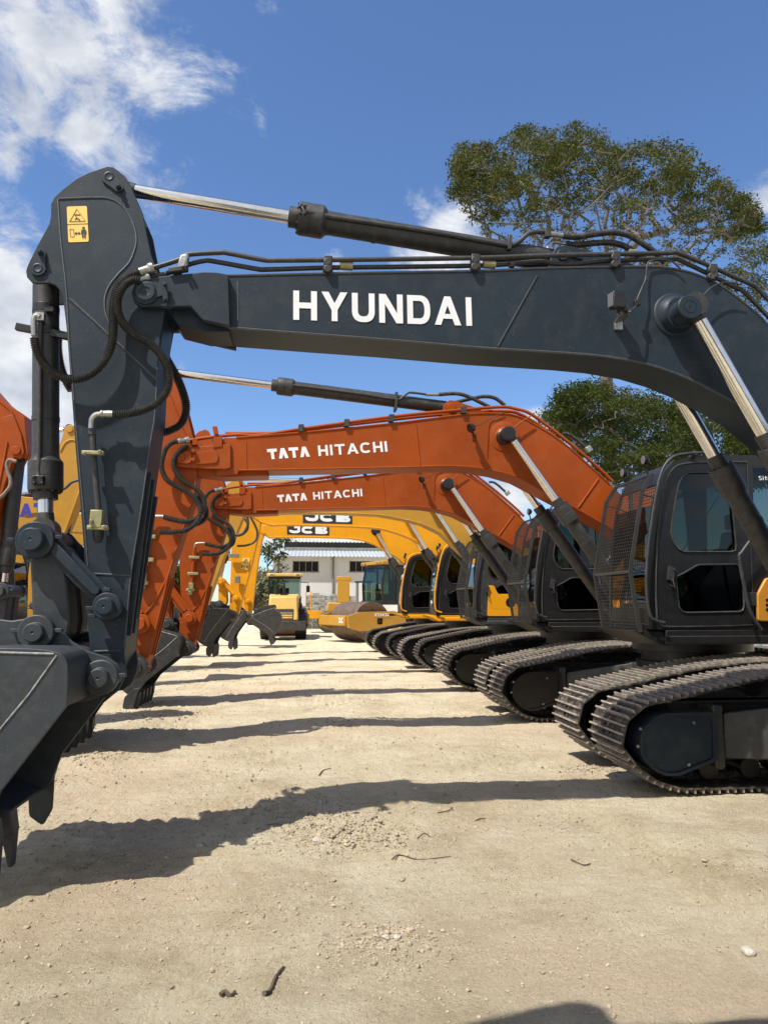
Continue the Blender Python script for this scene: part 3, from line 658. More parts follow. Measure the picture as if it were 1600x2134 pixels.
# ================================================================ nearest charcoal excavator
def dark_machine():
    yc = 4.86; X0 = 2.66; yb = 4.66; ya = 4.685
    root = thing('excavator', (4.8, yc, 0), 'charcoal grey crawler excavator, nearest of the row, with white lettering on its boom', 'excavator', ROW)
    undercarriage(root, X0, yc+.02, BKG, DK)
    fx = house(root, X0, yc, DK, BKG, DK)
    cab(root, 0, yc-1.47, BK, 'guard')
    # ---- boom
    o = [(297.5, 583), (316, 579), (382, 572.5), (426, 568), (452, 569), (476, 573.5), (560, 572), (760, 568), (1000, 564), (1142, 558), (1250, 556), (1337, 555.6), (1394, 558), (1450, 571), (1506, 598), (1544, 625), (1574, 650), (1600, 677), (1660, 750), (1740, 865), (1815, 985), (1850, 1050),
         (1852, 1082), (1835, 1100), (1812, 1100), (1760, 1052), (1700, 985), (1640, 922), (1562, 857), (1525, 835), (1450, 796), (1394, 773), (1337, 756), (1262, 743), (1187, 735.6), (1000, 723.6), (800, 706), (640, 694), (476, 681), (422.5, 668), (397.5, 640), (294, 640), (279, 629), (275, 610), (282, 592)]
    # box body (behind the fork) and the two side plates
    body = WL([p for p in o if p[0] > 395][:], yb+.02)
    b = MB(); b.prism(body, yb+.01, 5.06)
    fork = WL([(297.5, 583), (316, 579), (382, 572.5), (426, 568), (452, 569), (476, 573.5), (480, 681), (422.5, 668), (397.5, 640), (294, 640), (279, 629), (275, 610), (282, 592)], yb-.02)
    b.prism(fork, yb-.035, yb+.009); b.prism(fork, 5.061, 5.105)
    # under the fork the box runs on, tapering
    b.prism(WL([(398, 642), (430, 662), (480, 680), (486, 722), (440, 722), (385, 708), (372, 690), (372, 655)], 5.0), 4.72, 5.00)
    bm_ = b.build('boom', DK, root, bevel=.006)
    fl = MB()                                     # flanges that stand proud along top and bottom edge, seams
    bead(fl, [(476, 574), (760, 568), (1000, 564), (1142, 558), (1337, 555), (1394, 558), (1450, 571), (1506, 598), (1574, 650), (1600, 677), (1660, 750)], yb+.012, .009, k=5)
    bead(fl, [(476, 682), (640, 695), (800, 707), (1000, 724), (1187, 736), (1262, 743), (1337, 756), (1394, 773), (1450, 796), (1525, 835), (1562, 857), (1640, 922), (1700, 985)], yb+.012, .009, k=5)
    bead(fl, [(495, 585), (496, 668)], yb+.010, .004)
    fl.build('flange_seam', WELD, bm_)
    fl = MB(); bead(fl, [(1119, 574), (1037, 722)], yb+.012, .009); fl.build('seam', DK, bm_)
    kp = MB(); x, z = W(304, 609, yb-.04)
    pinboss(kp, x, z, yb-.035, [(0, .082), (.012, .082), (.014, .075), (.03, .06), (.03, .03), (.024, .028), (.024, .006), (.02, .003)], 28)
    kp.prism(rounded(WL([(304, 594), (340, 602), (341, 615), (304, 626)], yb-.05), .01), yb-.052, yb-.036)
    kp.prism(rounded(WL([(338, 590), (349, 589), (351, 628), (340, 631)], yb-.05), .006), yb-.062, yb-.053)
    for (px, py) in ((343.5, 593), (344, 624)): x, z = W(px, py, yb-.06); kp.cyl((x, yb-.062, z), (x, yb-.08, z), .012, n=6)
    kp.build('boom_tip_pin', DK, bm_, bevel=.003)
    lettering(bm_, 'HYUNDAI', [.78, .86, .76, .80, .78, .90, .26], .15, .195, W(611, 665, yb), W(986, 678, yb), Vector(W(611, 604, yb))-Vector(W(611, 665, yb)), yb+.009, WHITE)
    # pin boss of the boom cylinders
    bs = MB(); x, z = W(1408, 655, yb)
    bs.lathe((x, yb+.012, z), (0, -1, 0), [(0, .165), (.010, .165), (.018, .155), (.02, .14), (.035, .135), (.06, .115), (.075, .10)], 40)
    x, z = W(1443, 635, 4.40)
    bs.lathe((x, yb+.01, z), (0, -1, 0), [(0, .10), (.11, .10), (.11, .085), (.235, .085), (.24, .08), (.24, .046), (.237, .046), (.237, .042), (.24, .042), (.24, .006), (.235, .003)], 32)
    bs.mark().lathe((x, 5.05, z), (0, 1, 0), [(0, .12), (.1, .10), (.28, .085), (.28, .01)], 28)
    bs.build('cylinder_boss', DK, bm_)
    pipe(bm_, [(1457, 621), (1466, 614), (1480, 600), (1500, 590), (1520, 588), (1540, 592)], yb-.06, .005, 'grease_line')
    # ---- boom cylinders
    for s, yy in ((-1, yc-.31), (1, yc+.35)):
        A = WP(1441, 640, yc-.31); B = WP(1587, 905, yc-.31); C = WP(1812, 1290, yc-.31)
        if s > 0: dlt = Vector((.03, 0, -.02)); A, B, C = A+dlt, B+dlt, C+dlt
        A.y = B.y = C.y = yy
        cy, d, Bq = hydcyl(root, 'boom_cylinder', A, B, C, .052, .066, .098, .082, BKG)
    # ---- work lamp on the boom
    lp = MB(); c = WP(1285, 626, yb-.16); lp.obox(c, (.045, .01, .005), (-.01, .03, 0), (-.004, 0, .06)); lp.obox(WP(1297, 647, yb-.12), (.035, 0, 0), (0, .02, 0), (0, 0, .014))
    lp.tube([WP(1290, 640, yb-.14), WP(1300, 646, yb-.12)], .02)
    l_ = lp.build('boom_work_lamp', BK, bm_, bevel=.012)
    ln = MB(); ln.obox(c+Vector((-.047, -.004, 0)), (.004, .001, 0), (-.008, .024, 0), (0, 0, .048)); ln.build('lamp_lens', LENS, l_, bevel=.003)
    br = MB(); br.obox(WP(1300, 652, yb-.10), (.04, 0, .004), (0, .03, 0), (0, 0, .005)); br.loft([WP(1294, 652, yb-.13), WP(1312, 652, yb-.07), WP(1312, 655, yb-.07), WP(1294, 655, yb-.13)], [WP(1279, 670, yb-.02), WP(1297, 670, yb+.008), WP(1297, 673, yb+.008), WP(1279, 673, yb-.02)]); br.obox(WP(1288, 679, yb), (.03, 0, 0), (0, .012, 0), (0, 0, .03))
    br.build('lamp_bracket', STEEL, l_, bevel=.003)
    pipe(bm_, [(1302, 648, -.1), (1318, 644, -.08), (1327, 632, -.05), (1328, 622, -.04), (1337, 600, -.03), (1345, 580), (1347, 560), (1352, 545), (1375, 540), (1400, 545), (1418, 560)], yb-.02, .006, 'lamp_cable')
    cn = MB(); cn.obox(WP(1327, 631, yb-.07), (.022, 0, 0), (0, .014, 0), (0, 0, .02)); cn.build('cable_connector', BK, bm_, bevel=.004)
    # ---- boom pipes with clamps
    up = [(335, 553), (375, 540), (392, 530), (455, 526), (475, 527), (548, 541), (575, 542), (700, 541), (1000, 537), (1142, 532), (1337, 528), (1395, 527), (1425, 531), (1560, 590), (1578, 601), (1600, 624), (1640, 668), (1720, 775), (1800, 890)]
    lo = [(345, 571), (375, 558), (395, 550), (425, 543), (445, 544), (535, 560), (560, 561), (700, 557), (1000, 553), (1110, 545), (1130, 545), (1170, 550), (1200, 550), (1262, 543), (1394, 540), (1425, 546), (1530, 598), (1550, 608), (1600, 659), (1650, 712), (1720, 812), (1790, 915)]
    for pts in (up, lo):
        pipe(bm_, [(x, y-0) for x, y in pts], yb-.005+(.04 if pts is lo else 0), .0165, k=4)
        P = spline([WP(x, y, yb+.33) for x, y in pts[4:]], 4); MB().tube(P, .0165, 8).build('hydraulic_pipe', HOSE, bm_, smooth=60)
    for (x, y, m_) in ((683, 550, BKG), (990, 546, BKG), (1282, 540, BKG), (1484, 566, BKG)):
        cl = MB(); cl.obox(WP(x, y, yb+.0), (.030, 0, -.000), (0, .026, 0), (0, 0, .052)); cl.obox(WP(x, y+12, yb+.02), (.034, 0, 0), (0, .03, 0), (0, 0, .022))
        for dy in (-6, 8): cl.lathe(WP(x, y+dy, yb-.03), (0, 1, 0), [(0, .028), (.05, .028)], 12)
        cl.build('pipe_clamp', m_, bm_, bevel=.006)
    for (x, y, w_, m_) in ((722, 554, .045, OLIVE), (1019, 551, .045, OLIVE), (1066, 550, .02, BKG), (1318, 527, .028, WORN), (1163, 531, .0, STEEL)):
        if not w_: continue
        p = WP(x, y, yb+.02); cl = MB(); cl.lathe(p-Vector((w_, 0, 0)), (1, 0, 0), [(0, .022), (.004, .028), (w_*2-.004, .028), (w_*2, .022)], 14); cl.build('pipe_coupling', m_, bm_)
    cl = MB(); cl.obox(WP(382, 547, yb-.03), (.030, 0, .006), (0, .03, 0), (.010, 0, .050)); cl.build('pipe_clamp', STEEL, bm_, bevel=.012)
    cl = MB(); cl.obox(WP(372, 562, yb-.04), (.062, 0, .012), (0, .024, 0), (0, 0, .018)); cl.obox(WP(371, 580, yb), (.028, 0, 0), (0, .02, 0), (-.006, 0, .06))
    for q in ((381, 556), (389, 554)): cl.cyl(WP(q[0], q[1], yb-.06), WP(q[0], q[1], yb-.085), .012, n=6)
    cl.build('clamp_bracket', BKG, bm_, bevel=.006)
    # ---- arm
    a = [(223, 346), (236, 347.5), (249, 357), (260, 370), (273, 388), (286, 417), (297, 443), (305, 485), (315, 530), (330, 570), (342, 600), (345, 640), (334, 700), (328, 766), (323, 860), (312, 933), (292, 1075), (273, 1196), (264, 1300), (258, 1362), (262, 1388), (258, 1415), (247, 1438), (228, 1452), (206, 1456), (184, 1446), (170, 1425), (170, 1400), (184, 1368),
         (187, 1350), (178.5, 1254), (178, 1193), (171, 1096), (157.5, 939), (152, 860), (147, 792.5), (139, 687.5), (131, 619), (126, 606), (115.5, 594), (102, 589), (76, 590), (66, 588), (56, 577), (54, 564), (58, 551), (79, 509), (102, 467), (106, 451), (106, 425), (113, 410.5), (131, 393.5), (157.5, 372.5), (184, 359)]
    az = WL(a, ya)
    m = MB(); m.prism(az, ya, ya+.022); m.prism(az, 5.022, 5.044)
    box = WL([(121, 414), (225, 408), (262, 430), (285, 470), (312, 530), (330, 580), (343, 640), (328, 766), (323, 860), (292, 1075), (273, 1196), (258, 1362), (240, 1400), (200, 1400), (187, 1350), (178.5, 1193), (157.5, 939), (147, 792.5), (131, 619)], ya)
    m.prism(box, ya+.0225, 5.0215)
    ar = m.build('arm', DK, root, bevel=.004)
    sm = MB()
    bead(sm, [(121, 414), (205, 411), (236, 416), (258, 432), (274, 456), (283, 485), (283, 510), (270, 545), (245, 572), (226, 598), (218, 625), (221, 655), (232, 680)], ya, .0065, k=6)
    bead(sm, [(121, 414), (127, 500), (138, 600), (145, 720), (152, 800), (163, 939), (177, 1096), (184, 1193)], ya, .006)
    bead(sm, [(145, 622), (230, 700), (326, 790)], ya, .0085)
    bead(sm, [(328, 766), (323, 860), (312, 933), (292, 1075), (273, 1196), (264, 1300), (259, 1350)], ya, .006)
    bead(sm, [(183, 1195), (275, 1200)], ya, .006); bead(sm, [(196, 1358), (250, 1356)], ya, .006)
    sm.build('weld_seam', WELD, ar)
    wp = MB()                                     # wear strips along the arm's rear edge
    for dy_, s0, s1 in ((.05, (309, 985), (266, 1325)), (.15, (316, 1000), (274, 1320)), (.25, (322, 1035), (282, 1290))):
        A = WP(s0[0], s0[1], ya+dy_); B = WP(s1[0], s1[1], ya+dy_)
        wp.mark().obox((A+B)/2+Vector((.004, 0, 0)), (.018, 0, 0), (0, .014, 0), (B-A)/2)
    wp.build('wear_strip', DK, ar, bevel=.004)
    hd = MB()
    for (px, py, qx, qy, r) in ((228, 369, 248, 392, 17), (80, 560, 86, 528, 16)):
        A = Vector(W(px, py, ya)); B = Vector(W(qx, qy, ya)); d = (B-A).normalized(); n = Vector((-d.y, d.x)); ra = r*ya/F; rb = 10*ya/F; pts = []
        for k in range(13): t = math.pi*k/12; pts.append(tuple(A+(n*math.cos(t)-d*math.sin(t))*ra))
        for k in range(9): t = math.pi*k/8; pts.append(tuple(B+(-n*math.cos(t)+d*math.sin(t))*rb))
        hd.mark().prism(pts, ya-.014, ya); hd.lathe((A.x, ya-.014, A.y), (0, -1, 0), [(0, .034), (.001, .034), (.004, .026), (.001, .02), (.0012, .004)], 24)
        hd.cyl((B.x, ya-.014, B.y), (B.x, ya-.034, B.y), .018, n=20); hd.cyl((B.x, ya-.034, B.y), (B.x, ya-.048, B.y), .013, n=6)
    hd.build('pin_keeper', DK, ar, bevel=.003)
    dc = MB(); dc.prism(rounded(WL([(139, 430), (181, 428.5), (185, 503), (142.5, 504.5)], ya-.002), .012), ya-.0025, ya); dd = dc.build('warning_decal', DECALY, ar)
    dk = MB(); Yd = ya-.0035
    def ln2(pts, r=.0022, closed=False): dk.tube([WP(x, y, Yd) for x, y in pts], r, 4, closed=closed)
    ln2([(160, 435), (178, 460), (145, 461)], .0022, True); ln2([(140, 467), (183, 465.5)], .0014); ln2([(145.5, 477), (153, 477), (154.5, 493), (147, 493)], .0018, True)
    ln2([(156, 486), (167, 485.5)]); ln2([(160, 483), (156, 486), (160, 489)]); ln2([(163, 482.5), (167.5, 485.5), (163.5, 488.5)])
    dk.prism(WL([(155, 446), (167, 446), (167, 448), (155, 448)], Yd), Yd-.001, Yd+.001)
    ln2([(158, 450), (160, 454), (164, 456), (167, 459)], .004); ln2([(156, 457), (160, 454)], .003)
    x, z = W(174, 474.5, Yd); dk.lathe((x, Yd+.001, z), (0, -1, 0), [(0, .009), (.002, .009)], 12)
    dk.prism(WL([(169.5, 478), (178.5, 478), (178.5, 486), (169.5, 486)], Yd), Yd-.001, Yd+.001); ln2([(172, 486), (172.5, 495)], .005); ln2([(176.5, 486), (177, 495)], .005); ln2([(170, 480), (170, 488)], .003); ln2([(179, 480), (179, 488)], .003)
    dk.build('warning_symbol', DECALK, dd, smooth=0)
    # ---- arm cylinder
    A = WP(248, 392, yc); B = WP(602, 453.5, yc); C = WP(1165, 545, yc)
    cy, d, Bq = hydcyl(root, 'arm_cylinder', A, B, C, .047, .073, .115, .082, BKG, hl=.17, gl=.07)
    pb = MB(); pb.obox(WP(631, 437, yc-.08), (.028, 0, -.006), (0, .03, 0), (.004, 0, .028))
    for q in ((625, 430), (634, 429), (625, 444), (635, 445)): pb.cyl(WP(q[0], q[1], yc-.11), WP(q[0], q[1], yc-.125), .010, n=8)
    pb.build('port_block', BK, cy, bevel=.006)
    pipe(cy, [(636, 440, -.02), (680, 450), (760, 462), (900, 483), (1040, 508), (1062, 511), (1080, 504), (1100, 487), (1115, 483), (1135, 483)], yc-.09, .017)
    cb_ = MB(); cb_.obox(WP(1058, 512, yc-.05), (.014, 0, 0), (0, .06, 0), (.004, 0, .055)); cb_.build('pipe_clamp', BKG, cy, bevel=.004)
    ft = MB(); ft.obox(WP(1140, 486, yc-.09), (.022, 0, 0), (0, .024, 0), (0, 0, .034)); ft.build('flange_block', BKG, cy, bevel=.004)
    f2 = MB(); f2.cyl(WP(1146, 487, yc-.09), WP(1176, 491, yc-.09), .022, .018); f2.tube(spline([WP(x, y, yc-.06) for x, y in ((1140, 518), (1143, 509), (1152, 504), (1165, 505), (1178, 507))], 4), .014, 8); f2.build('hose_fitting', STEEL, cy)
    pipe(cy, [(1172, 491), (1200, 493), (1250, 486), (1280, 484), (1310, 490), (1340, 508), (1370, 530), (1385, 548)], yc-.09, .022, 'rubber_hose', RUB)
    pipe(cy, [(1178, 507), (1200, 510), (1240, 506), (1270, 505), (1300, 512), (1325, 528), (1350, 545)], yc-.05, .022, 'rubber_hose', RUB)
    lg = MB()
    for yy in (yc-.13, yc+.10): lg.prism(WL([(1142, 560), (1150, 528), (1160, 514), (1176, 510), (1195, 513), (1290, 538), (1330, 556), (1330, 562)], yc-.13), yy, yy+.03)
    x, z = W(1172, 531, yc-.13); lg.lathe((x, yc-.13, z), (0, -1, 0), [(0, .045), (.012, .045), (.012, .02), (.01, .005)], 20); lg.obox((x+.09, yc-.136, z), (.05, 0, -.01), (0, .006, 0), (0, 0, .022))
    lg.build('cylinder_lug', DK, bm_, bevel=.005)
    # ---- bucket cylinder
    A = WP(95, 1106, yc); B = WP(96, 1041, yc); C = WP(96, 575, yc)
    cy, d, Bq = hydcyl(root, 'bucket_cylinder', A, B, C, .048, .076, .108, .083, BKG, hl=.19, gl=.055)
    pipe(cy, [(80, 1000, -.015), (80, 985), (81, 960), (82, 900), (83, 800), (83, 720), (85, 668)], yc-.10, .015)
    pb = MB(); pb.obox(WP(80, 1001, yc-.115), (.036, 0, 0), (0, .02, 0), (0, 0, .030))
    for q in ((71, 994), (88, 994), (71, 1007), (88, 1007)): pb.cyl(WP(q[0], q[1], yc-.13), WP(q[0], q[1], yc-.15), .011, n=8)
    pb.build('port_block', BK, cy, bevel=.006)
    cl = MB(); 
    for zz, ex in ((647, .085), (693, .088)): p = WP(96, zz, yc); cl.lathe(p-Vector((0, 0, .03)), (0, 0, 1), [(0, ex), (.06, ex)], 24)
    cl.obox(WP(96, 692, yc-.05), (.19, 0, -.03), (0, .02, 0), (.004, 0, .024)); cl.obox(WP(104, 645, yc-.1), (.03, 0, 0), (0, .02, 0), (0, 0, .02))
    cl.build('pipe_clamp', BK, cy, bevel=.004)
    f2 = MB(); f2.tube(spline([WP(x, y, yc-.13) for x, y in ((84, 660), (76, 657), (71, 664), (70, 676), (71, 700))], 5), .018, 10); f2.obox(WP(84, 661, yc-.115), (.028, 0, 0), (0, .02, 0), (0, 0, .026)); f2.build('elbow_fitting', STEEL, cy, bevel=.003)
    # ---- hoses
    hose(ar, [(292, 566), (276, 572), (258, 583), (245, 602), (238, 628), (236, 656), (236, 690), (231, 724), (213, 758), (185, 782), (152, 790), (118, 781), (91, 757), (76, 727), (72, 702)], 4.60, .0245)
    hose(ar, [(292, 582), (278, 583), (262, 592), (250, 608), (244, 635), (252, 667), (278, 695), (312, 716), (337, 742), (351, 775), (350, 808), (331, 837), (297, 855), (262, 862), (236, 863)], 4.585, .0245)
    hose(ar, [(325, 700), (346, 745), (368, 785), (382, 820), (388, 852), (378, 882), (352, 898), (330, 902)], 5.12, .027)
    hose(ar, [(124, 690), (121, 720), (126, 760), (138, 795), (150, 815)], 5.08, .024)
    ft = MB()
    for (x0, y0, x1, y1, rr) in ((290, 567, 318, 558, .026), (288, 584, 310, 577, .020)):
        A = WP(x0, y0, 4.61); B = WP(x1, y1, 4.63); L_ = (B-A).length; ft.lathe(A, B-A, [(0, rr)]+[(L_*.75*k/8, rr*(1.08 if k % 2 else .98)) for k in range(1, 8)]+[(L_*.76, rr*1.4), (L_, rr*1.4), (L_, rr*.7)], 12)
    ft.build('hose_fitting', STEEL, ar); pipe(ar, [(316, 559), (325, 556), (336, 553)], 4.64, .0165); pipe(ar, [(308, 577), (325, 574), (346, 571)], 4.66, .0165)
    el = MB(); el.tube(spline([WP(x, y, 4.6) for x, y in ((238, 863), (212, 863), (199, 865), (192, 872), (190, 884), (190, 893))], 5), .017, 10); el.lathe(WP(238, 863, 4.6), (-1, 0, 0), [(0, .022), (.03, .024), (.06, .021), (.065, .024), (.08, .024)], 12)
    el.build('elbow_fitting', STEEL, ar)
    tb = MB(); tb.cyl(WP(192, 893, 4.62), WP(192, 906, 4.62), .028, n=6); tb.tube([WP(193, 905, 4.62), WP(195, 945, 4.62), WP(205, 1062, 4.62)], .019, 12); tb.build('arm_pipe', BKG, ar)
    ob = MB(); ob.obox(WP(194, 944, 4.59), (.066, 0, 0), (0, .018, 0), (0, 0, .012)); ob.mark().obox(WP(202, 1082, 4.6), (.036, 0, 0), (0, .03, 0), (.002, 0, .055)); ob.obox(WP(204, 1100, 4.59), (.062, 0, 0), (0, .018, 0), (0, 0, .014))
    for q in ((176, 945), (208, 941), (188, 1100), (217, 1098), (190, 1086)): ob.cyl(WP(q[0], q[1], 4.57), WP(q[0], q[1], 4.545), .013, n=6)
    ob.build('stop_valve', OLIVE, ar, bevel=.004)
    en = MB(); en.lathe(WP(205, 1106, 4.61), (.02, 0, -1), [(0, .034), (.05, .03), (.06, .022), (.075, .02), (.075, .012)], 14); en.build('pipe_cap', BK, ar)
    # ---- linkage and bucket
    idf = lambda p: p
    linkage(root, idf, yc-.0, DK, hw=.24)
    bucket_parts(root, idf, 4.17, 5.2, yc-.02, DKB, tys=(.085, .30))
    return root
# ================================================================ orange excavator (built at the second place, copied to the third)
def orange_machine():
    yc = 8.6; X0 = 2.69; yb = 8.39; ya = 8.42
    root = thing('excavator', (4.8, yc, 0), 'orange excavator right behind the charcoal one, larger white lettering on its boom', 'excavator', ROW)
    undercarriage(root, X0, yc+.02, BKG, BK)
    house(root, X0, yc, OR, BK, OR)
    cab(root, 0, 7.13, BK, 'guard', text=True)
    am = MB(); am.prism(rounded([p for p in WL([(1580, 1238), (1598, 1204), (1665, 1204), (1665, 1297), (1581, 1295)], 7.06)], .03), 7.07, 7.11); q = am.build('side_panel', AMBER, root, bevel=.01)
    vt = MB()
    for k in range(3): vt.prism(rounded(WL([(1596, 1248+k*10), (1650, 1248+k*10), (1650, 1254+k*10), (1597, 1254+k*10)], 7.06), .01), 7.066, 7.069)
    vt.build('vent_slot', BK, q)
    top = [(364, 941), (379, 933), (420, 929), (454, 927), (467, 911.5), (492, 911.5), (632, 900.6), (820, 882), (941, 867), (994, 861), (1050, 861), (1081, 867), (1112, 882), (1175, 923), (1269, 1007), (1345, 1080), (1350, 1110)]
    bot = [(1330, 1130), (1300, 1120), (1253, 1090), (1194, 1056), (1137, 1026), (1081, 996.5), (1034, 982.5), (987, 975), (925, 971.5), (820, 974), (498, 980), (495, 988), (451, 990), (376, 976), (362, 968), (357, 956)]
    b = MB(); b.prism(WL([p for p in top+bot if p[0] > 440], yb), yb, 8.80)
    fk = WL([(364, 941), (379, 933), (454, 927), (480, 925), (481, 974), (470, 978), (380, 974), (362, 968), (357, 956)], yb-.03)
    b.prism(fk, yb-.03, yb+.012); b.prism(fk, 8.805, 8.845)
    b.prism(WL([(378, 972), (480, 985), (560, 980), (560, 999), (470, 1002), (420, 996), (376, 985)], 8.7), 8.44, 8.76)
    bm_ = b.build('boom', OR, root, bevel=.006)
    fl = MB()
    bead(fl, [(498, 980), (820, 974), (925, 971), (987, 974), (1034, 982), (1081, 996), (1137, 1026), (1194, 1056), (1253, 1090)], yb, .012, k=5)
    bead(fl, [(492, 912), (632, 901), (820, 882), (941, 867), (994, 862), (1050, 862), (1081, 868), (1112, 883), (1175, 924), (1269, 1008)], yb, .012, k=5)
    bead(fl, [(866, 884), (875, 968)], yb, .010); bead(fl, [(513, 922), (514, 978)], yb, .007); bead(fl, [(1247, 997), (1204, 1058)], yb, .012)
    fl.build('flange_seam', OR, bm_)
    kp = MB(); kp.prism(rounded(WL([(366, 944), (400, 938), (400, 968), (366, 964)], yb-.04), .09, 6), yb-.055, yb-.031); kp.prism(rounded(WL([(400, 944), (448, 938), (456, 950), (452, 965), (402, 968)], yb-.04), .06), yb-.045, yb-.031)
    x, z = W(376, 952, yb-.05); pinboss(kp, x, z, yb-.055, [(0, .05), (.008, .05), (.01, .04), (.01, .018), (.006, .014)], 24)
    for q in ((404, 941), (404, 959)): x, z = W(q[0], q[1], yb-.04); kp.cyl((x, yb-.045, z), (x, yb-.09, z), .022, n=12)
    kp.build('boom_tip_pin', OR, bm_, bevel=.004)
    lettering(bm_, 'T^T^', [.95, .95, .95, .95], .10, .30, W(559, 957.5, yb), W(646, 951.5, yb), Vector(W(553, 936, yb))-Vector(W(556, 957.5, yb)), yb, WHITE, .003)
    lettering(bm_, 'HITACHI', [.80, .24, .86, .95, .92, .80, .24], .16, .20, W(664, 950.5, yb), W(808, 941, yb), Vector(W(662, 928.5, yb))-Vector(W(664, 950.5, yb)), yb, WHITE, .003)
    bs = MB(); x, z = W(1051, 910, yb)
    bs.lathe((x, yb+.002, z), (0, -1, 0), [(0, .19), (.008, .19), (.012, .18), (.014, .12), (.04, .10)], 36)
    bs.build('boss_ring', OR, bm_)
    bs = MB(); x, z = W(1058, 904, 8.2); bs.lathe((x, yb+.002, z), (0, -1, 0), [(0, .10), (.09, .10), (.1, .085), (.22, .085), (.225, .07), (.22, .05), (.225, .03), (.22, .005)], 28); bs.mark().lathe((x, 8.8, z), (0, 1, 0), [(0, .11), (.3, .085)], 24)
    bs.build('cylinder_boss', BK, bm_)
    pipe(bm_, [(1069, 893), (1085, 880), (1107, 866)], yb-.06, .008, 'grease_line', OR)
    for yy, dl in ((yc-.33, 0), (yc+.33, 0)):
        A = WP(1059, 903, yc-.33); B = WP(1157, 1041, yc-.33); C = WP(1318, 1268, yc-.33); A.y = B.y = C.y = yy
        hydcyl(root, 'boom_cylinder', A, B, C, .047, .068, .106, .082, BKG)
    lp = MB(); c = WP(981, 892, yb-.17); lp.lathe(c+Vector((.02, 0, .01)), (-.75, -.3, -.35), [(-.03, .02), (0, .05), (.04, .055), (.045, .055)], 14); lp.tube([c, WP(987, 908, yb-.12), WP(988, 912, yb-.02)], .014, 6)
    l_ = lp.build('boom_work_lamp', BK, bm_)
    ln = MB(); ln.lathe(c+Vector((-.015, -.014, -.008)), (-.75, -.3, -.35), [(.0, .048), (.003, .046)], 14); ln.build('lamp_lens', LENS, l_)
    br = MB(); br.loft([WP(983, 903, yb-.16), WP(992, 903, yb-.1), WP(992, 906, yb-.1), WP(983, 906, yb-.16)], [WP(985, 917, yb-.03), WP(994, 917, yb-.001), WP(994, 921, yb-.001), WP(985, 921, yb-.03)]); br.build('lamp_bracket', ORW, l_, bevel=.003)
    pipe(bm_, [(990, 888, -.12), (1003, 884, -.06), (1018, 874), (1035, 866), (1050, 860)], yb-.02, .005, 'lamp_cable')
    pp = [(395, 918), (430, 912), (490, 906), (540, 907), (640, 892), (820, 868), (941, 856), (1040, 848), (1075, 852), (1110, 865), (1180, 918), (1250, 978), (1275, 1003)]
    pipe(bm_, pp, yb+.02, .021, m=OR, k=4); pipe(bm_, [(470, 903), (560, 903), (640, 895), (820, 874), (941, 862), (1040, 857), (1090, 866), (1170, 922), (1262, 1003)], yb+.14, .021, m=OR, k=4)
    cl = MB()
    for (x, y) in ((627, 893), (722, 882), (815, 872), (965, 855)): cl.mark().obox(WP(x, y, yb), (.032, 0, 0), (0, .04, 0), (.003, 0, .045))
    cl.build('pipe_clamp', BKG, bm_, bevel=.005)
    cl = MB(); cl.obox(WP(449, 897, yb), (.028, 0, 0), (0, .01, 0), (-.01, 0, .05)); cl.mark().obox(WP(454, 922, yb-.02), (.05, 0, .01), (0, .02, 0), (0, 0, .06)); cl.mark().obox(WP(407, 921, yb-.02), (.03, 0, 0), (0, .03, 0), (0, 0, .04)); cl.build('clamp_bracket', OR, bm_, bevel=.004)
    ft = MB(); ft.obox(WP(1226, 936, yb+.06), (.03, 0, .02), (0, .03, 0), (-.02, 0, .03)); ft.build('hose_fitting', STEEL, bm_, bevel=.003)
    pipe(bm_, [(1172, 904), (1185, 905), (1200, 915), (1212, 926), (1226, 938)], yb+.1, .02, 'rubber_hose', RUB)
    # ---- arm
    a = [(345, 742), (356, 748), (366, 772), (380, 825), (394, 879), (401, 906), (412, 950), (410, 985), (404, 1032), (367, 1146), (350, 1202), (333, 1275), (316, 1342), (305, 1385), (299, 1407), (287, 1404), (262, 1344), (268, 1231), (264, 1100), (262, 985), (258, 930), (240, 915), (226, 905), (224, 890), (240, 868), (262, 835), (300, 775), (325, 748)]
    az = WL(a, ya); m = MB(); m.prism(az, ya, ya+.03); m.prism(az, 8.77, 8.8)
    m.prism(WL([(330, 800), (352, 800), (385, 880), (404, 960), (409, 985), (404, 1032), (350, 1202), (300, 1400), (288, 1400), (264, 1344), (270, 1231), (264, 985), (275, 900)], ya), ya+.0305, 8.7695)
    ar = m.build('arm', OR, root, bevel=.005)
    sm = MB(); bead(sm, [(330, 782), (345, 800), (360, 840), (385, 905), (398, 940), (399, 980)], ya, .012); bead(sm, [(409, 985), (403, 1032), (367, 1146), (350, 1200), (345, 1210), (318, 1260), (290, 1290)], ya, .014, k=5); bead(sm, [(350, 1200), (333, 1275), (303, 1390)], ya, .014)
    for i in range(3): A = WP(352-i*0+i*5, 1205, ya+.03+i*.07); B = WP(310+i*5, 1365, ya+.03+i*.07); sm.obox((A+B)/2, (.02, 0, 0), (0, .014, 0), (B-A)/2)
    sm.build('weld_seam', OR, ar)
    # bucket cylinder, hidden behind the near arm for the most part
    hydcyl(root, 'bucket_cylinder', WP(205, 1185, yc), WP(208, 1130, yc), WP(236, 898, yc), .045, .07, .10, .078, BKG)
    A = WP(345, 762, yc); B = WP(566, 804, yc); C = WP(938, 850, yc)
    A = WP(352, 775, yc)
    cy, d, Bq = hydcyl(root, 'arm_cylinder', A, B, C, .047, .072, .108, .080, BKG, hl=.17, gl=.08)
    pipe(cy, [(585, 800), (640, 806), (760, 822), (825, 832), (838, 828), (848, 820), (858, 818), (890, 822)], yc-.09, .014)
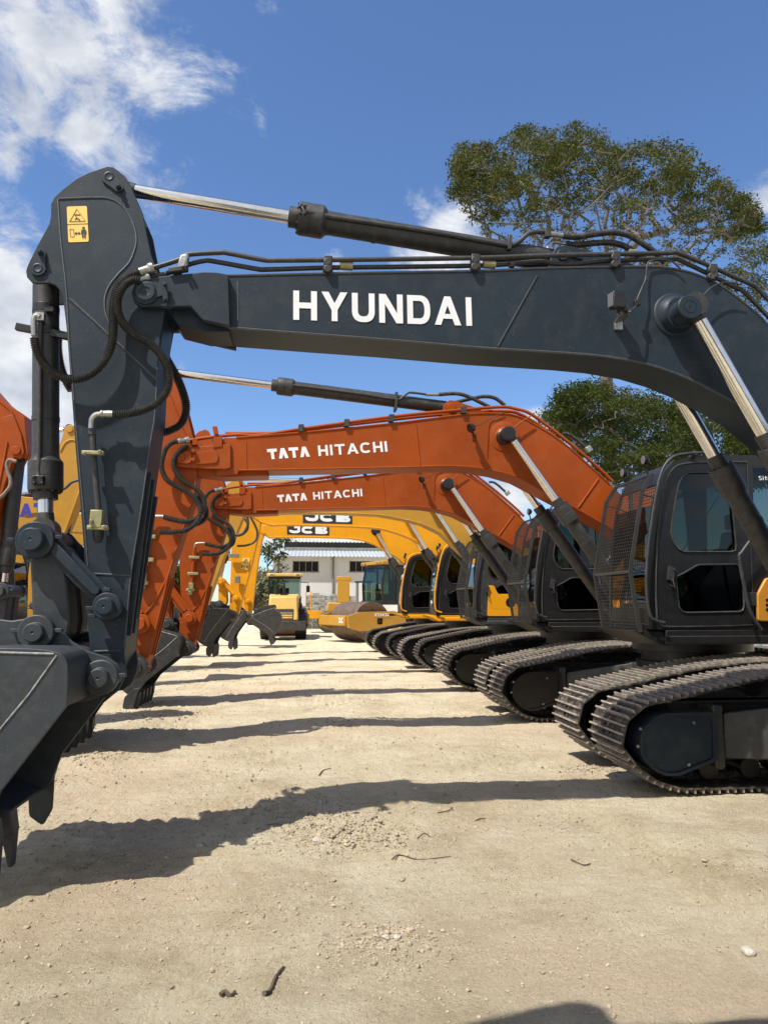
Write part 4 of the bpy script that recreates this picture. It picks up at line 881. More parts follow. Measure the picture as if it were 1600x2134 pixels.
    cl = MB(); cl.obox(WP(824, 838, yc-.03), (.016, 0, 0), (0, .08, 0), (.004, 0, .11)); cl.build('pipe_clamp', BKG, cy, bevel=.004)
    f2 = MB(); f2.cyl(WP(888, 822, yc-.09), WP(915, 822, yc-.09), .02); f2.build('hose_fitting', STEEL, cy)
    pipe(cy, [(914, 822), (950, 820), (975, 826), (1000, 838), (1020, 848)], yc-.09, .024, 'rubber_hose', RUB)
    pipe(cy, [(950, 838), (985, 830), (1010, 826), (1032, 830), (1052, 845)], yc+.02, .024, 'rubber_hose', RUB)
    lg = MB()
    for yy in (yc-.13, yc+.10): lg.prism(WL([(922, 868), (924, 845), (932, 836), (945, 834), (958, 838), (1000, 852), (1010, 862)], yc-.13), yy, yy+.03)
    x, z = W(940, 849, yc-.13); lg.lathe((x, yc-.13, z), (0, -1, 0), [(0, .06), (.015, .06), (.018, .045), (.016, .01)], 22); lg.build('cylinder_lug', OR, bm_, bevel=.004)
    # hoses
    hose(ar, [(372, 920), (360, 922), (348, 932), (340, 950), (337, 975), (348, 1000), (375, 1017), (400, 1032), (413, 1050), (418, 1070), (408, 1090), (385, 1106), (352, 1109), (330, 1108)], 8.3, .028, pitch=.02)
    hose(ar, [(404, 1030), (425, 1050), (430, 1075), (415, 1090), (390, 1096)], 8.75, .03, pitch=.02)
    ft = MB(); ft.lathe(WP(370, 920, 8.3), WP(390, 917, 8.34)-WP(370, 920, 8.3), [(0, .03), (.04, .034), (.05, .03), (.09, .03), (.09, .04), (.13, .04)], 12); ft.build('hose_fitting', STEEL, ar)
    # fittings further down the arm
    v = [(270+i*0, 0) for i in range(1)]
    S = lambda x, y: (627+(x-627)*1.42, 1262+(y-1262)*1.42)
    pv = lambda pts: [S(*p) for p in pts]
    el = MB(); el.tube(spline([WP(x, y, ya-.06) for x, y in pv([(425, 1131), (412, 1131), (406, 1133), (404, 1140)])], 5), .018, 8); el.build('elbow_fitting', STEEL, ar)
    hose(ar, [S(x, y) for x, y in ((425, 1132), (440, 1136), (458, 1139), (474, 1134), (484, 1122), (485, 1108), (475, 1092), (455, 1080), (444, 1066), (440, 1052), (446, 1038), (462, 1025))], ya-.1, .028, pitch=.02)
    tb = MB(); tb.tube([WP(*S(404, 1140), ya-.05), WP(*S(401, 1170), ya-.05), WP(*S(397, 1216), ya-.05)], .026, 10); tb.build('arm_pipe', OR, ar)
    ob = MB()
    for (x, y) in ((403, 1161), (400, 1195)): ob.mark().obox(WP(*S(x, y), ya-.06), (.085, 0, 0), (0, .03, 0), (0, 0, .022))
    ob.mark().obox(WP(*S(396, 1221), ya-.06), (.036, 0, 0), (0, .04, 0), (0, 0, .05)); ob.obox(WP(*S(394, 1229), ya-.06), (.066, 0, 0), (0, .03, 0), (0, 0, .02)); ob.lathe(WP(*S(394, 1232), ya-.05), (0, 0, -1), [(0, .045), (.06, .03), (.06, .01)], 12)
    ob.build('stop_valve', OLIVE, ar, bevel=.005)
    D, E = W(75, 1318, 4.6), W(209, 1412, 4.6)
    f, s_ = sim(D, E, W(219, 1318, 8.3), W(281, 1393, 8.3))
    B_, C_ = W(62, 1123, 4.55), W(215, 1264, 4.55)
    g, s2 = sim(B_, C_, W(196, 1188, 8.3), W(288, 1300, 8.3))
    linkage(root, g, yc, OR, s2, hw=.26)
    bucket_parts(root, f, yc-.62, yc+.62, yc, BKG, s_)
    return root
# ================================================================ golden and yellow machines further back
def simple_machine(label, yc, X0, mp, boomtop, boombot, armp, yb, D_, E_, B_, C_, cyl, pinp, guard, decal=None, cabdx=0, lower=None, cabd=None, mlink=None, ear=BKG, rail=None, flange_pins=None):
    root = thing('excavator', (4.8, yc, 0), label, 'excavator', ROW)
    undercarriage(root, X0, yc, BKG, BK, full=False)
    house(root, X0, yc, mp, mp if not guard else BKG, mp)
    cab(root, cabdx, yc-1.47, BK if not guard else BKG, 'guard' if guard else 'jcb', rail=rail, lower=lower)
    b = MB(); b.prism(WL(boomtop+boombot, yb), yb, yb+.42); bm_ = b.build('boom', mp, root, bevel=.01)
    fl = MB(); bead(fl, [p for p in boombot if p[0] > boombot[-1][0]+10][::-1], yb, .016, k=3); bead(fl, boomtop[1:], yb, .014, k=3); fl.build('flange_seam', mp, bm_)
    x, z = W(*pinp, yb-.05); bs = MB(); bs.lathe((x, yb, z), (0, -1, 0), [(0, .15), (.01, .15), (.012, .1), (.2, .085), (.2, .01)], 20); bs.build('cylinder_boss', BK, bm_)
    for dy in (-.33, .33):
        A, B, C = [WP(*p, yc-.33) for p in cyl]; A.y = B.y = C.y = yc+dy; hydcyl(root, 'boom_cylinder', A, B, C, .046, .066, .098, .076, BKG)
    m = MB(); m.prism(WL(armp, yb), yb+.02, yb+.40); ar = m.build('arm', mp, root, bevel=.012)
    # arm cylinder above
    t0 = boomtop[0]; ax, az_ = W(armp[0][0], armp[0][1]+6, yc); k = min(boomtop[1:], key=lambda p: abs(p[0]-pinp[0])); kx, kz = W(k[0], k[1]-6, yc)
    A = Vector((ax, yc, az_)); C = Vector((kx, yc, kz+.12)); hydcyl(root, 'arm_cylinder', A, A.lerp(C, .45), C, .045, .07, .10, .078, BKG)
    bx, bz = W(B_[0], B_[1], yc); A = Vector((bx, yc, bz)); C = Vector((ax-.35, yc, az_-.55)); hydcyl(root, 'bucket_cylinder', A, A.lerp(C, .25), C, .045, .07, .10, .078, BKG)
    g, s2 = sim(W(62, 1123, 4.55), W(215, 1264, 4.55), W(*B_, yc-.26), W(*C_, yc-.26)); linkage(root, g, yc, mlink or mp, s2, hw=.26)
    f, s_ = sim(W(75, 1318, 4.6), W(209, 1412, 4.6), W(*D_, yc-.26), W(*E_, yc-.26)); bucket_parts(root, f, yc-.6, yc+.6, yc, BKG, s_)
    if flange_pins:
        x, z = W(*E_, yc-.3); p = MB(); p.lathe((x, yc-.25, z), (0, -1, 0), [(0, .14), (.06, .14), (.062, .05), (.07, .05)], 22)
        for k in range(8): a = k*math.pi/4; p.cyl((x+.1*math.cos(a), yc-.31, z+.1*math.sin(a)), (x+.1*math.cos(a), yc-.325, z+.1*math.sin(a)), .016, n=6)
        p.build('flanged_pin', WORN, ar)
    return root, bm_, ar
def jcb_decal(bm_, box, yb):
    (x0, y0), (x1, y1) = box
    d = MB(); d.prism(WL([(x0, y0), (x1, y0+1), (x1, y1), (x0, y1-2)], yb-.004), yb-.006, yb-.001); o = d.build('maker_decal', DECALK, bm_)
    w = x1-x0; h = y1-y0
    A = W(x0+w*.05, y1-h*.18-1, yb-.006); B = W(x1-w*.04, y1-h*.12, yb-.006); hh = (0, (y1-y0)*.68*yb/F)
    lettering(o, 'JCB', [1.35, 1.5, 1.5], .18, .34, A, B, hh, yb-.0065, WHITE, .004)
def hose_simple(par, pts, Y, r=.03): pipe(par, pts, Y, r, 'rubber_hose', HOSE, k=5, n=8)
dark = dark_machine()
deep_copy(dark, (5.0, 4.86-3.765, 0), 'charcoal excavator out of view, its boom shadow falling at the bottom right corner')
o1 = orange_machine()
deep_copy(o1, (4.8, 8.6+3.57, 0), 'orange excavator third in the row, smaller white lettering on its boom', skip=('side_panel',))
gold, gb, ga = simple_machine('dull golden excavator with grey mesh cab guard between orange and bright yellow ones', 16.0, 2.75, YG,
    [(512, 1048), (540, 1036), (640, 1030), (790, 1022), (850, 1020), (900, 1030), (960, 1075), (1020, 1140), (1050, 1180)],
    [(1030, 1200), (990, 1180), (950, 1142), (920, 1112), (880, 1092), (840, 1082), (790, 1073), (700, 1069), (600, 1068), (540, 1072), (512, 1066), (505, 1056)],
    [(497, 990), (512, 1010), (520, 1050), (505, 1082), (490, 1118), (468, 1158), (440, 1238), (432, 1262), (424, 1262), (426, 1200), (440, 1080), (450, 1040), (470, 1010)], 15.8,
    (404, 1254), (430, 1270), (392, 1190), (430, 1236), ((896, 1046), (951, 1129), (1040, 1262)), (896, 1046), True, lower=YE, cabdx=-.02)
j1, jb1, ja1 = simple_machine('bright yellow excavator fifth in the row, larger black decal on its boom', 19.8, 2.5, YE,
    [(527, 1064), (560, 1052), (650, 1047), (760, 1044), (830, 1048), (870, 1062), (920, 1100), (970, 1150), (1000, 1190)],
    [(985, 1205), (950, 1192), (912, 1160), (880, 1135), (855, 1121), (826, 1110), (792, 1101), (736, 1097), (640, 1094), (585, 1093), (565, 1094), (540, 1086), (524, 1076)],
    [(520, 1016), (532, 1030), (545, 1070), (542, 1100), (526, 1172), (510, 1230), (496, 1282), (487, 1290), (478, 1272), (480, 1200), (482, 1136), (492, 1090), (498, 1050)], 19.6,
    (456, 1260), (487, 1284), (458, 1211), (491, 1246), ((846, 1076), (888, 1143), (962, 1262)), (846, 1076), False, rail=YE, flange_pins=True, cabdx=-.12)
jcb_decal(jb1, ((631, 1063), (734, 1092)), 19.6)
j2, jb2, ja2 = simple_machine('bright yellow excavator farthest in the row, smaller black decal on its boom', 23.4, 2.2, YE,
    [(545, 1096), (570, 1088), (640, 1086), (740, 1083), (785, 1086), (820, 1098), (860, 1128), (900, 1170), (925, 1200)],
    [(915, 1216), (880, 1202), (850, 1180), (826, 1160), (804, 1148), (781, 1134), (757, 1126), (725, 1121), (640, 1119), (590, 1119), (560, 1120), (543, 1110)],
    [(538, 1054), (546, 1066), (556, 1096), (545, 1130), (534, 1200), (527, 1262), (519, 1290), (512, 1280), (508, 1240), (512, 1160), (520, 1110), (524, 1080)], 23.2,
    (492, 1266), (518, 1284), (490, 1222), (516, 1252), ((783, 1106), (815, 1162), (874, 1262)), (783, 1106), False, rail=YE, flange_pins=True, cabdx=-.5)
jcb_decal(jb2, ((598, 1093), (686, 1116)), 23.2)
for (ar_, pts, Y) in ((ja1, [(520, 1074), (529, 1090), (536, 1108), (533, 1126), (516, 1136), (494, 1138)], 19.4), (ja1, [(505, 1076), (516, 1092), (514, 1106), (500, 1116), (480, 1116)], 19.3),
                      (ga, [(515, 1075), (516, 1095), (505, 1112), (485, 1116)], 15.5), (ja2, [(536, 1080), (541, 1100), (538, 1120), (532, 1135)], 23.0)):
    hose_simple(ar_, pts, Y)
dc = MB(); dc.prism(rounded(WL([(505.5, 1162), (521, 1163), (517, 1188), (501, 1186)], 19.58), .02), 19.60, 19.61); dd = dc.build('warning_decal', DECALY, ja1)
dk = MB()
def _l(pts, r=.012, c=False): dk.tube([WP(x, y, 19.59) for x, y in pts], r, 4, closed=c)
_l([(513, 1165), (518.5, 1173), (506.5, 1172)], .010, True); _l([(505, 1178), (504, 1183)], .02); _l([(508, 1181), (511, 1181)], .008); _l([(515.5, 1179), (514.5, 1184)], .016); dk.build('warning_symbol', DECALK, dd)
vl = MB(); vl.obox(WP(495, 1208, 19.5), (.07, 0, 0), (0, .05, 0), (0, 0, .09)); vl.obox(WP(487, 1158, 19.5), (.14, 0, 0), (0, .04, 0), (0, 0, .05)); vl.build('stop_valve', WORN, ja1, bevel=.01)
# ================================================================ opposite row, facing right
OPP = 'excavators of the opposite row, reaching in from the left'
def opp_machine(label, yc, mp, tip, armp, D_, E_, B_, C_, apin, cyl_top, mats=None, bodyx=4.35, low=None, name_text=None, bw=.6):
    yb = yc-.2
    tx, tz = W(tip[0], tip[1], yb); ctr = tx-bodyx
    root = thing('excavator', (ctr, yc, 0), label, 'excavator', OPP)
    x0 = ctr-2.15
    MB.GT = lambda v: Vector((2*ctr-v.x, 2*yc-v.y, v.z))
    undercarriage(root, x0, yc, BKG, BK, full=False); house(root, x0, yc, mp, BKG, mp)
    cab(root, x0-2.69, yc-1.47, BKG, 'jcb')
    MB.GT = None
    bx, bz = W(376, 952, 8.39)
    mir = lambda p: (tx-(p[0]-bx), tz+(p[1]-bz)*1.0)
    top = [(357, 956), (364, 941), (379, 933), (420, 929), (454, 927), (492, 911.5), (632, 900.6), (820, 882), (941, 867), (1050, 861), (1081, 867), (1112, 882), (1175, 923), (1269, 1007), (1345, 1080), (1350, 1110),
           (1330, 1130), (1300, 1120), (1253, 1090), (1194, 1056), (1137, 1026), (1081, 996.5), (1034, 982.5), (987, 975), (925, 971.5), (820, 974), (498, 982), (451, 990), (376, 976), (362, 968)]
    sh = (W(820, 974, 8.39)[1]-W(498, 980, 8.39)[1])/(W(820, 974, 8.39)[0]-W(498, 980, 8.39)[0])
    b = MB(); b.prism([mir(p) for p in WL(top, 8.39)], yb, yb+.42); bm_ = b.build('boom', mp, root, bevel=.01)
    for dy in (-.33, .33):
        A, B, C = [mir(W(*p, 8.27)) for p in ((1059, 903), (1157, 1041), (1318, 1268))]
        A, B, C = [Vector((q[0], yc+dy, q[1])) for q in (A, B, C)]; hydcyl(root, 'boom_cylinder', A, B, C, .046, .066, .098, .076, BKG)
    a = MB(); a.prism(WL(armp, yb), yb+.01, yb+.40); ar = a.build('arm', low or mp, root, bevel=.01)
    ap = Vector((*W(*apin, yc),)); A = Vector((ap.x, yc, ap.y)); q = mir(W(940, 849, 8.39)); C = Vector((q[0], yc, q[1])); hydcyl(root, 'arm_cylinder', A, A.lerp(C, .42), C, .046, .07, .10, .078, BKG)
    A = WP(*B_, yc); C = WP(*cyl_top, yc); hydcyl(root, 'bucket_cylinder', A, A.lerp(C, .13), C, .046, .07, .103, .088, BKG, hl=.2)
    def msim(s1, s2, t1, t2):
        s1 = complex(*s1).conjugate(); s2 = complex(*s2).conjugate(); c = complex(*t1); m = (complex(*t2)-c)/(s2-s1)
        return (lambda p: (lambda w: (w.real, w.imag))(c+(complex(*p).conjugate()-s1)*m)), abs(m)
    g, s2 = msim(W(62, 1123, 4.55), W(215, 1264, 4.55), W(*B_, yc-.26), W(*C_, yc-.26)); linkage(root, g, yc, mats or DKB, s2, hw=.26)
    f, s_ = msim(W(75, 1318, 4.6), W(209, 1412, 4.6), W(*D_, yc-.26), W(*E_, yc-.26)); bucket_parts(root, f, yc-bw, yc+bw, yc, BKG, s_)
    return root, bm_, ar
l1, lb1, la1 = opp_machine('orange excavator arm with dark bucket cylinder cut off by the left edge of the picture', 9.5, OR, (-95, 965),
    [(-70, 770), (-30, 795), (0, 829), (24, 848), (40, 857), (50, 866), (54, 905), (59, 945), (53, 954), (44, 953), (34, 945), (24, 965), (0, 1040), (-30, 1190), (-62, 1350), (-82, 1400), (-98, 1360), (-104, 1200), (-120, 1040), (-125, 930), (-110, 840)],
    (-30, 1335), (-72, 1385), (6, 1232), (-72, 1300), (-60, 792), (38, 950))
sm = MB(); bead(sm, [(-40, 800), (0, 836), (27, 864), (20, 900), (0, 1002), (-20, 1100)], 9.31, .016); x, z = W(34, 939, 9.28)
sm.build('weld_seam', OR, la1); pn = MB(); pn.prism(rounded(WL([(4, 870), (27, 862), (44, 905), (51, 945), (40, 958), (26, 950), (10, 900)], 9.28), .04), 9.28, 9.31); pn.lathe((x, 9.28, z), (0, -1, 0), [(0, .055), (.02, .055), (.02, .01)], 20); pn.build('cylinder_ear', OR, la1, bevel=.006)
pipe(la1, [(34, 962), (20, 958), (14, 968), (17, 985), (22, 1000), (20, 1015), (8, 1030), (-4, 1040)], 9.2, .022, 'rubber_hose', WORN)
l2, lb2, la2 = opp_machine('yellow excavator with navy letters on its boom, behind the nearest bucket cylinder', 14.0, YG, (92, 1052),
    [(145, 884), (152, 886), (158, 905), (166, 960), (166, 1020), (150, 1070), (134, 1110), (100, 1200), (74, 1292), (64, 1300), (56, 1290), (58, 1200), (72, 1100), (86, 1050), (94, 1000), (104, 960), (122, 930), (135, 889)],
    (92, 1290), (66, 1298), (112, 1215), (72, 1262), (146, 893), (170, 950))
A = W(-42, 1083, 13.8); B = W(92, 1075, 13.8)
lettering(lb2, 'KOMAT', [.95, 1.1, 1.15, 1.15, .95], .10, .30, A, B, (-.01, .25), 13.80, BLUE)
x, z = W(145, 894, 13.8); pn = MB(); pn.lathe((x, 13.81, z), (0, -1, 0), [(0, .06), (.03, .06), (.03, .01)], 20); pn.build('arm_pin', YG, la2)
sm = MB(); bead(sm, [(126, 940), (136, 922), (150, 916), (160, 920)], 13.81, .02); bead(sm, [(166, 1022), (150, 1068), (122, 1140), (96, 1200)], 13.81, .02); sm.build('weld_seam', YG, la2)
pipe(la2, [(120, 1022), (135, 1018), (150, 1005), (166, 1000)], 13.6, .025, 'rubber_hose', HOSE)
l3 = deep_copy(l2, (l2.location.x+.9, 18.0, 0), 'yellow excavator behind the one with navy letters, mostly hidden by the nearest arm', skip=('lettering',))
dcb = [o for o in l3.children if o.name.startswith('boom')][0]
l4 = deep_copy(l2, (l2.location.x+.2, 22.0, 0), 'yellow excavator farthest of the opposite row, glimpsed under the linkage of the nearest machine', skip=('lettering',))
l5, lb5, la5 = opp_machine('excavator with a black bucket standing edge down before the pale yellow road roller', 28.0, YE, (480, 1160),
    [(505, 1100), (512, 1104), (516, 1160), (520, 1230), (526, 1290), (521, 1302), (512, 1298), (500, 1250), (492, 1180), (490, 1130), (498, 1102)],
    (537, 1273), (521, 1297), (532, 1240), (518, 1262), (505, 1104), (506, 1150), bw=.5, mats=BKG)
# ================================================================ road rollers
def roller(label, loc, ang, pal, rear):
    cx_ = 0 if rear else 1.1; sc = 1 if rear else 1.13
    root = thing('road_roller', loc, label, 'road roller')
    ca, sa = math.cos(ang), math.sin(ang); L0 = Vector(loc)
    MB.GT = lambda v: L0+sc*Vector((v.x*ca-v.y*sa, v.x*sa+v.y*ca, v.z))
    V = Vector
    d = MB(); d.lathe((2.1, -1.05, .76), (0, 1, 0), [(.04, .66), (.0, .74), (.0, .76), (2.1, .76), (2.1, .74), (2.06, .66)], 56); d.lathe((2.1, -1.0, .76), (0, 1, 0), [(0, .4), (.05, .2), (1.9, .2), (2.0, .4)], 20)
    d.build('drum', DRUM, root, smooth=30)
    for s in (-1, 1):
        f = MB(); y0, y1 = sorted((s*1.12, s*1.24))
        f2 = [(3.20, .56), (3.25, .97), (2.75, 1.13), (1.25, 1.16), (.75, 1.02), (.72, .62), (1.2, .48), (2.75, .42)]
        hole = [(2.0, .66), (2.0, .90), (1.74, .90), (1.74, .66)]; slot = [(1.55, .98), (1.1, .98), (1.1, 1.06), (1.55, 1.06)]
        tri_panel(f, f2, [rounded(hole, .05), slot], y0, y1); ff = f.build('drum_frame', pal, root, bevel=.004)
        bl = MB(); bl.box((1.7, s*1.10-.01, .6), (2.05, s*1.10+.01, .95)); bl.cyl((1.87, s*1.13, .78), (1.87, s*1.17, .78), .06); bl.build('drum_bearing', BK, ff)
    f = MB(); f.box((3.05, -1.11, .62), (3.32, 1.11, 1.0)); f.box((.7, -1.11, .66), (.92, 1.11, 1.05)); f.build('cross_beam', pal, root, bevel=.03)
    h = MB(); h.loft([(-3.0, -.70, .86), (-3.0, .70, .86), (-.9, .74, .86), (-.9, -.74, .86)], [(-2.80, -.62, 1.95), (-2.80, .62, 1.95), (-.9, .72, 2.10), (-.9, -.72, 2.10)])
    h.build('engine_hood', pal, root, bevel=.06)
    gr = MB()
    for k in range(4): gr.obox(V((-2.985+.022*k, 0, 1.0+.10*k)), (.02, 0, .006), (0, .43, 0), (0, 0, .032))
    gr.build('grille', pal, root, bevel=.01); gb = MB(); gb.obox(V((-2.955, 0, 1.15)), (.012, 0, .002), (0, .47, 0), (.03, 0, .24)); gb.build('grille_recess', BKG, root)
    c = MB(); c.box((-3.12, -1.05, .42), (-2.2, 1.05, .855)); c.box((-2.2, -.6, .5), (-.2, .6, .85)); c.box((-.2, -.3, .5), (.75, .3, .8)); c.build('rear_frame', BKG, root, bevel=.03)
    for s in (-1, 1):
        w = MB(); y = s*.82; w.lathe((-1.55, y-.26, .70), (0, 1, 0), [(.04, .36), (0, .45), (.0, .62), (.05, .69), (.47, .69), (.52, .62), (.52, .45), (.48, .36)], 36)
        for k in range(24):
            a = 2*math.pi*k/24
            for q in (-1, 1): w.obox(V((-1.55+.69*math.cos(a+q*.06), y+q*.12, .70+.69*math.sin(a+q*.06))), (.03*math.cos(a), 0, .03*math.sin(a)), (.03*-math.sin(a), .12, .03*math.cos(a)), (-math.sin(a)*.035, 0, math.cos(a)*.035))
        wo = w.build('wheel', RUB, root); r = MB(); r.lathe((-1.55, y-.2, .70), (0, 1, 0), [(0, .1), (0, .34), (.05, .34), (.05, .25), (.35, .25), (.35, .34), (.4, .34), (.4, .1)], 24); r.build('rim', pal, wo)
        fe = MB(); fe.tube([V((-2.2+.2*0, y, 1.3)), V((-2.1, y, 1.5)), V((-1.6, y, 1.62)), V((-1.0, y, 1.52)), V((-.85, y, 1.3))], .05); fe.build('fender_rail', BK, root)
        st = MB()
        for k in range(3): st.box((-.95, s*1.0-.12, .55+.28*k), (-.45, s*1.0+.12, .59+.28*k))
        for q in (-.97, -.45): st.box((q, s*1.0-.13, .5), (q+.03, s*1.0-.10, 1.25))
        st.build('step', BK, root)
    G0 = MB.GT; MB.GT = lambda v: G0(v+Vector((cx_, 0, 0)))
    pl = MB(); pl.box((-1.1, -.85, 1.12 if rear else 1.4), (.45, .85, 1.45 if rear else 1.56)); pl.build('operator_platform', BK, root, bevel=.02)
    cb = MB(); P = [(-.95, 1.45), (-.88, 2.95), (.30, 2.95), (.45, 2.2), (.42, 1.45)]; hole = [(-.80, 1.85), (-.78, 2.85), (-.30, 2.85), (-.30, 1.85)]; h2 = [(-.22, 1.55), (-.22, 2.85), (.23, 2.85), (.36, 2.2), (.34, 1.55)]
    for s in (-1, 1): tri_panel(cb, P, [hole, h2], *sorted((s*.74, s*.78)))
    for (x, z0, z1) in ((-.93, 1.45, 1.9), (-.88, 2.88, 2.95), (.28, 2.88, 2.95), (.40, 1.45, 1.55)): cb.box((x-.03, -.74, z0), (x+.03, .74, z1))
    c_ = cb.build('cab', BK, root, bevel=.008)
    g = MB()
    for s in (-1, 1):
        for hh in (hole, h2): g.prism(hh, s*.76-.004, s*.76+.004)
    g.add([(-.93, -.72, 1.9), (-.93, .72, 1.9), (-.89, .72, 2.88), (-.89, -.72, 2.88)], [(0, 1, 2, 3)]); g.add([(.42, -.72, 1.55), (.42, .72, 1.55), (.45, .72, 2.2), (.45, -.72, 2.2)], [(0, 1, 2, 3)]); g.add([(.45, -.72, 2.2), (.45, .72, 2.2), (.30, .72, 2.9), (.30, -.72, 2.9)], [(0, 1, 2, 3)])
    g.build('cab_glass', glass('tinted_glass', (.42, .55, .52)), c_, smooth=0)
    s_ = MB(); s_.box((-.6, -.25, 1.46), (-.1, .25, 1.8)); s_.box((-.7, -.22, 1.8), (-.58, .22, 2.4)); s_.box((.1, -.12, 1.46), (.2, .12, 2.05)); s_.tube([V((.06+.0*k, .2*math.cos(k*.52), 2.1+.16*math.sin(k*.52))) for k in range(13)], .02); s_.build('seat', BK, c_, bevel=.02)
    ro = MB(); ro.box((-1.05, -.86, 2.96), (.45, .86, 3.10)); 
    for x, y in ((.47, -.6), (.47, .6), (-1.07, -.62), (-1.07, .62)): ro.box((x-.07, y-.14, 2.95), (x+.07, y+.14, 3.08))
    ro.build('cab_roof', pal, root, bevel=.03)
    for x, y in ((.545, -.6), (.545, .6), (-1.145, -.62), (-1.145, .62)): m_ = MB(); m_.box((x-.005, y-.08, 2.98), (x+.005, y+.08, 3.06)); m_.build('roof_lamp', LENS, root)
    MB.GT = G0
    ex = MB(); ex.cyl((-1.6, 0, 2.0), (-1.6, 0, 2.38), .075); ex.cyl((-1.6, 0, 2.38), (-1.6, 0, 2.65), .045); ex.lathe((-1.3, .35, 2.0), (0, 0, 1), [(0, .08), (.4, .08), (.41, .12), (.52, .12), (.54, .05)], 16); ex.obox(V((-1.6, 0, 2.06)), (.18, 0, 0), (0, .18, 0), (0, 0, .06)); ex.build('exhaust_stack', BK, root)
    for s in (-1, 1):
        mr = MB(); mr.tube([V((.2, s*.8, 2.7)), V((.35, s*1.15, 2.7)), V((.35, s*1.15, 2.5))], .018, 6); mr.obox(V((.36, s*1.15, 2.38)), (.02, 0, 0), (0, .09, 0), (0, 0, .16)); mr.build('mirror', BK, root, bevel=.006)
        hr = MB(); hr.tube([V((.6, s*.8, 1.1)), V((.6, s*.8, 1.9)), V((.45, s*.8, 2.0))], .02, 6); hr.build('handrail', BK, root)
    MB.GT = None
    return root, (lambda v: L0+sc*Vector((v[0]*ca-v[1]*sa, v[0]*sa+v[1]*ca, v[2])))
DRUM = mat('rusty_drum', (.13, .085, .06), .55, metal=.3, noise_amt=.35, scale=5, bump=.2, dust=.5)
gA = WP(590, 1300, 34.0); rollA, _ = roller('pale yellow road roller seen from behind, with vents in its hood and an exhaust stack', (gA.x, 36.4, 0), R(90), YP, True)
gB = WP(748, 1300, 32.0); rollB, TB = roller('yellow road roller with a big rusty drum, its side frame lettered with a model code', (gB.x+2.17, 32.95, 0), R(180+24), YG, False)
def local_letters(parent, T, text, widths, gap, t, x0, x1, z0, h, y, m):
    mb = MB(); tot = sum(widths)+gap*(len(text)-1); x = 0
    for ch, w in zip(text, widths):
        for poly in glyph(ch, w, t):
            mb.loft([T((x0+(x1-x0)*(x+px)/tot, y, z0+h*pz)) for px, pz in poly], [T((x0+(x1-x0)*(x+px)/tot, y+.01, z0+h*pz)) for px, pz in poly])
        x += w+gap
    return mb.build('lettering', m, parent, smooth=0)
local_letters(rollB, TB, 'XS143J', [.8, .7, .5, .75, .7, .6], .15, .22, 2.12, 1.50, .965, .12, 1.245, DECALK if False else WHITE)
mb = MB(); q = MB()
for ch, x0 in (('X', 0), ('C', .9)):
    for poly in glyph(ch, .75, .26): mb.loft([TB((3.325, .66+.22*(x0+a), .72+.2*b)) for a, b in poly], [TB((3.333, .66+.22*(x0+a), .72+.2*b)) for a, b in poly])
mb.build('front_logo', WHITE, rollB, smooth=0)
cbx = MB(); cbx.loft([TB((2.95, .35, 1.02)), TB((2.95, 1.05, 1.02)), TB((2.35, 1.05, 1.14)), TB((2.35, .35, 1.14))], [TB((2.95, .35, 1.30)), TB((2.95, 1.05, 1.30)), TB((2.35, 1.05, 1.40)), TB((2.35, .35, 1.40))])
# ================================================================ buildings
SHEET = mat('corrugated_sheet', (.50, .53, .58), .45, metal=.3, noise_amt=.1, scale=.8, dust=.1)
SHEET2 = mat('weathered_sheet', (.42, .43, .38), .7, noise_amt=.25, scale=1.2, dust=.4)
WALL = mat('white_render', (.58, .575, .55), .85, noise_amt=.06, scale=.6, bump=.1, bscale=20, dust=.15, dustcol=(.45, .40, .33))
WDK = mat('dark_louvre', (.05, .05, .05), .5)
STONE = mat('grey_stone', (.25, .24, .22), .9, noise_amt=.4, scale=4, bump=.6, bscale=6)
bl = thing('warehouse', (WP(700, 1262, 52).x, 55, 0), 'white walled warehouse with a corrugated metal roof and louvred windows', 'building')
Yw = 52.0
x0 = W(568, 1200, Yw)[0]; x1 = x0+24
w = MB(); wins = []
for (a, b) in ((610, 664), (728, 781)): 
    p = W(a, 1169, Yw); q = W(b, 1191, Yw); wins.append((p[0], q[0], q[1], p[1]))
for k in (1, 2): s_ = wins[1][0]-wins[0][0]; wins.append((wins[1][0]+s_*k, wins[1][1]+s_*k, wins[1][2], wins[1][3]))
zt = W(600, 1158, Yw)[1]
tri_panel(w, [(x0, 0), (x0, zt), (x1, zt), (x1, 0)], [[(a, c), (b, c), (b, d), (a, d)] for a, b, c, d in wins], Yw, Yw+.25)
w.box((x0, Yw+.251, 0), (x0+.25, Yw+9, zt)); w.box((x1-.25, Yw+.251, 0), (x1, Yw+9, zt)); w.box((x0+.251, Yw+8.75, 0), (x1-.251, Yw+9, zt))
w.build('wall', WALL, bl, smooth=0)
for a, b, c, d in wins:
    f = MB(); n = 4
    for k in range(n+1): f.box((a+(b-a-.06)*k/n, Yw-.02, c), (a+(b-a-.06)*k/n+.06, Yw+.06, d))
    f.box((a-.06, Yw-.03, c-.08), (b+.06, Yw-.004, c-.002)); f.box((a, Yw+.0, d-.06), (b, Yw+.05, d-.001))
    fo = f.build('window', WORN, bl, smooth=0); l = MB()
    for k in range(9): l.obox(Vector(((a+b)/2, Yw+.13, c+(d-c)*(k+.5)/9)), ((b-a)/2, 0, 0), (0, .05, .03), (0, -.003, .005))
    l.box((a, Yw+.2, c), (b, Yw+.21, d)); l.build('louvre', WDK, fo, smooth=0)
dp = MB()
for xx in (x0+.4, x0+(W(694, 1200, Yw)[0]-x0), x0+16): dp.cyl((xx, Yw-.08, .2), (xx, Yw-.08, zt), .07)
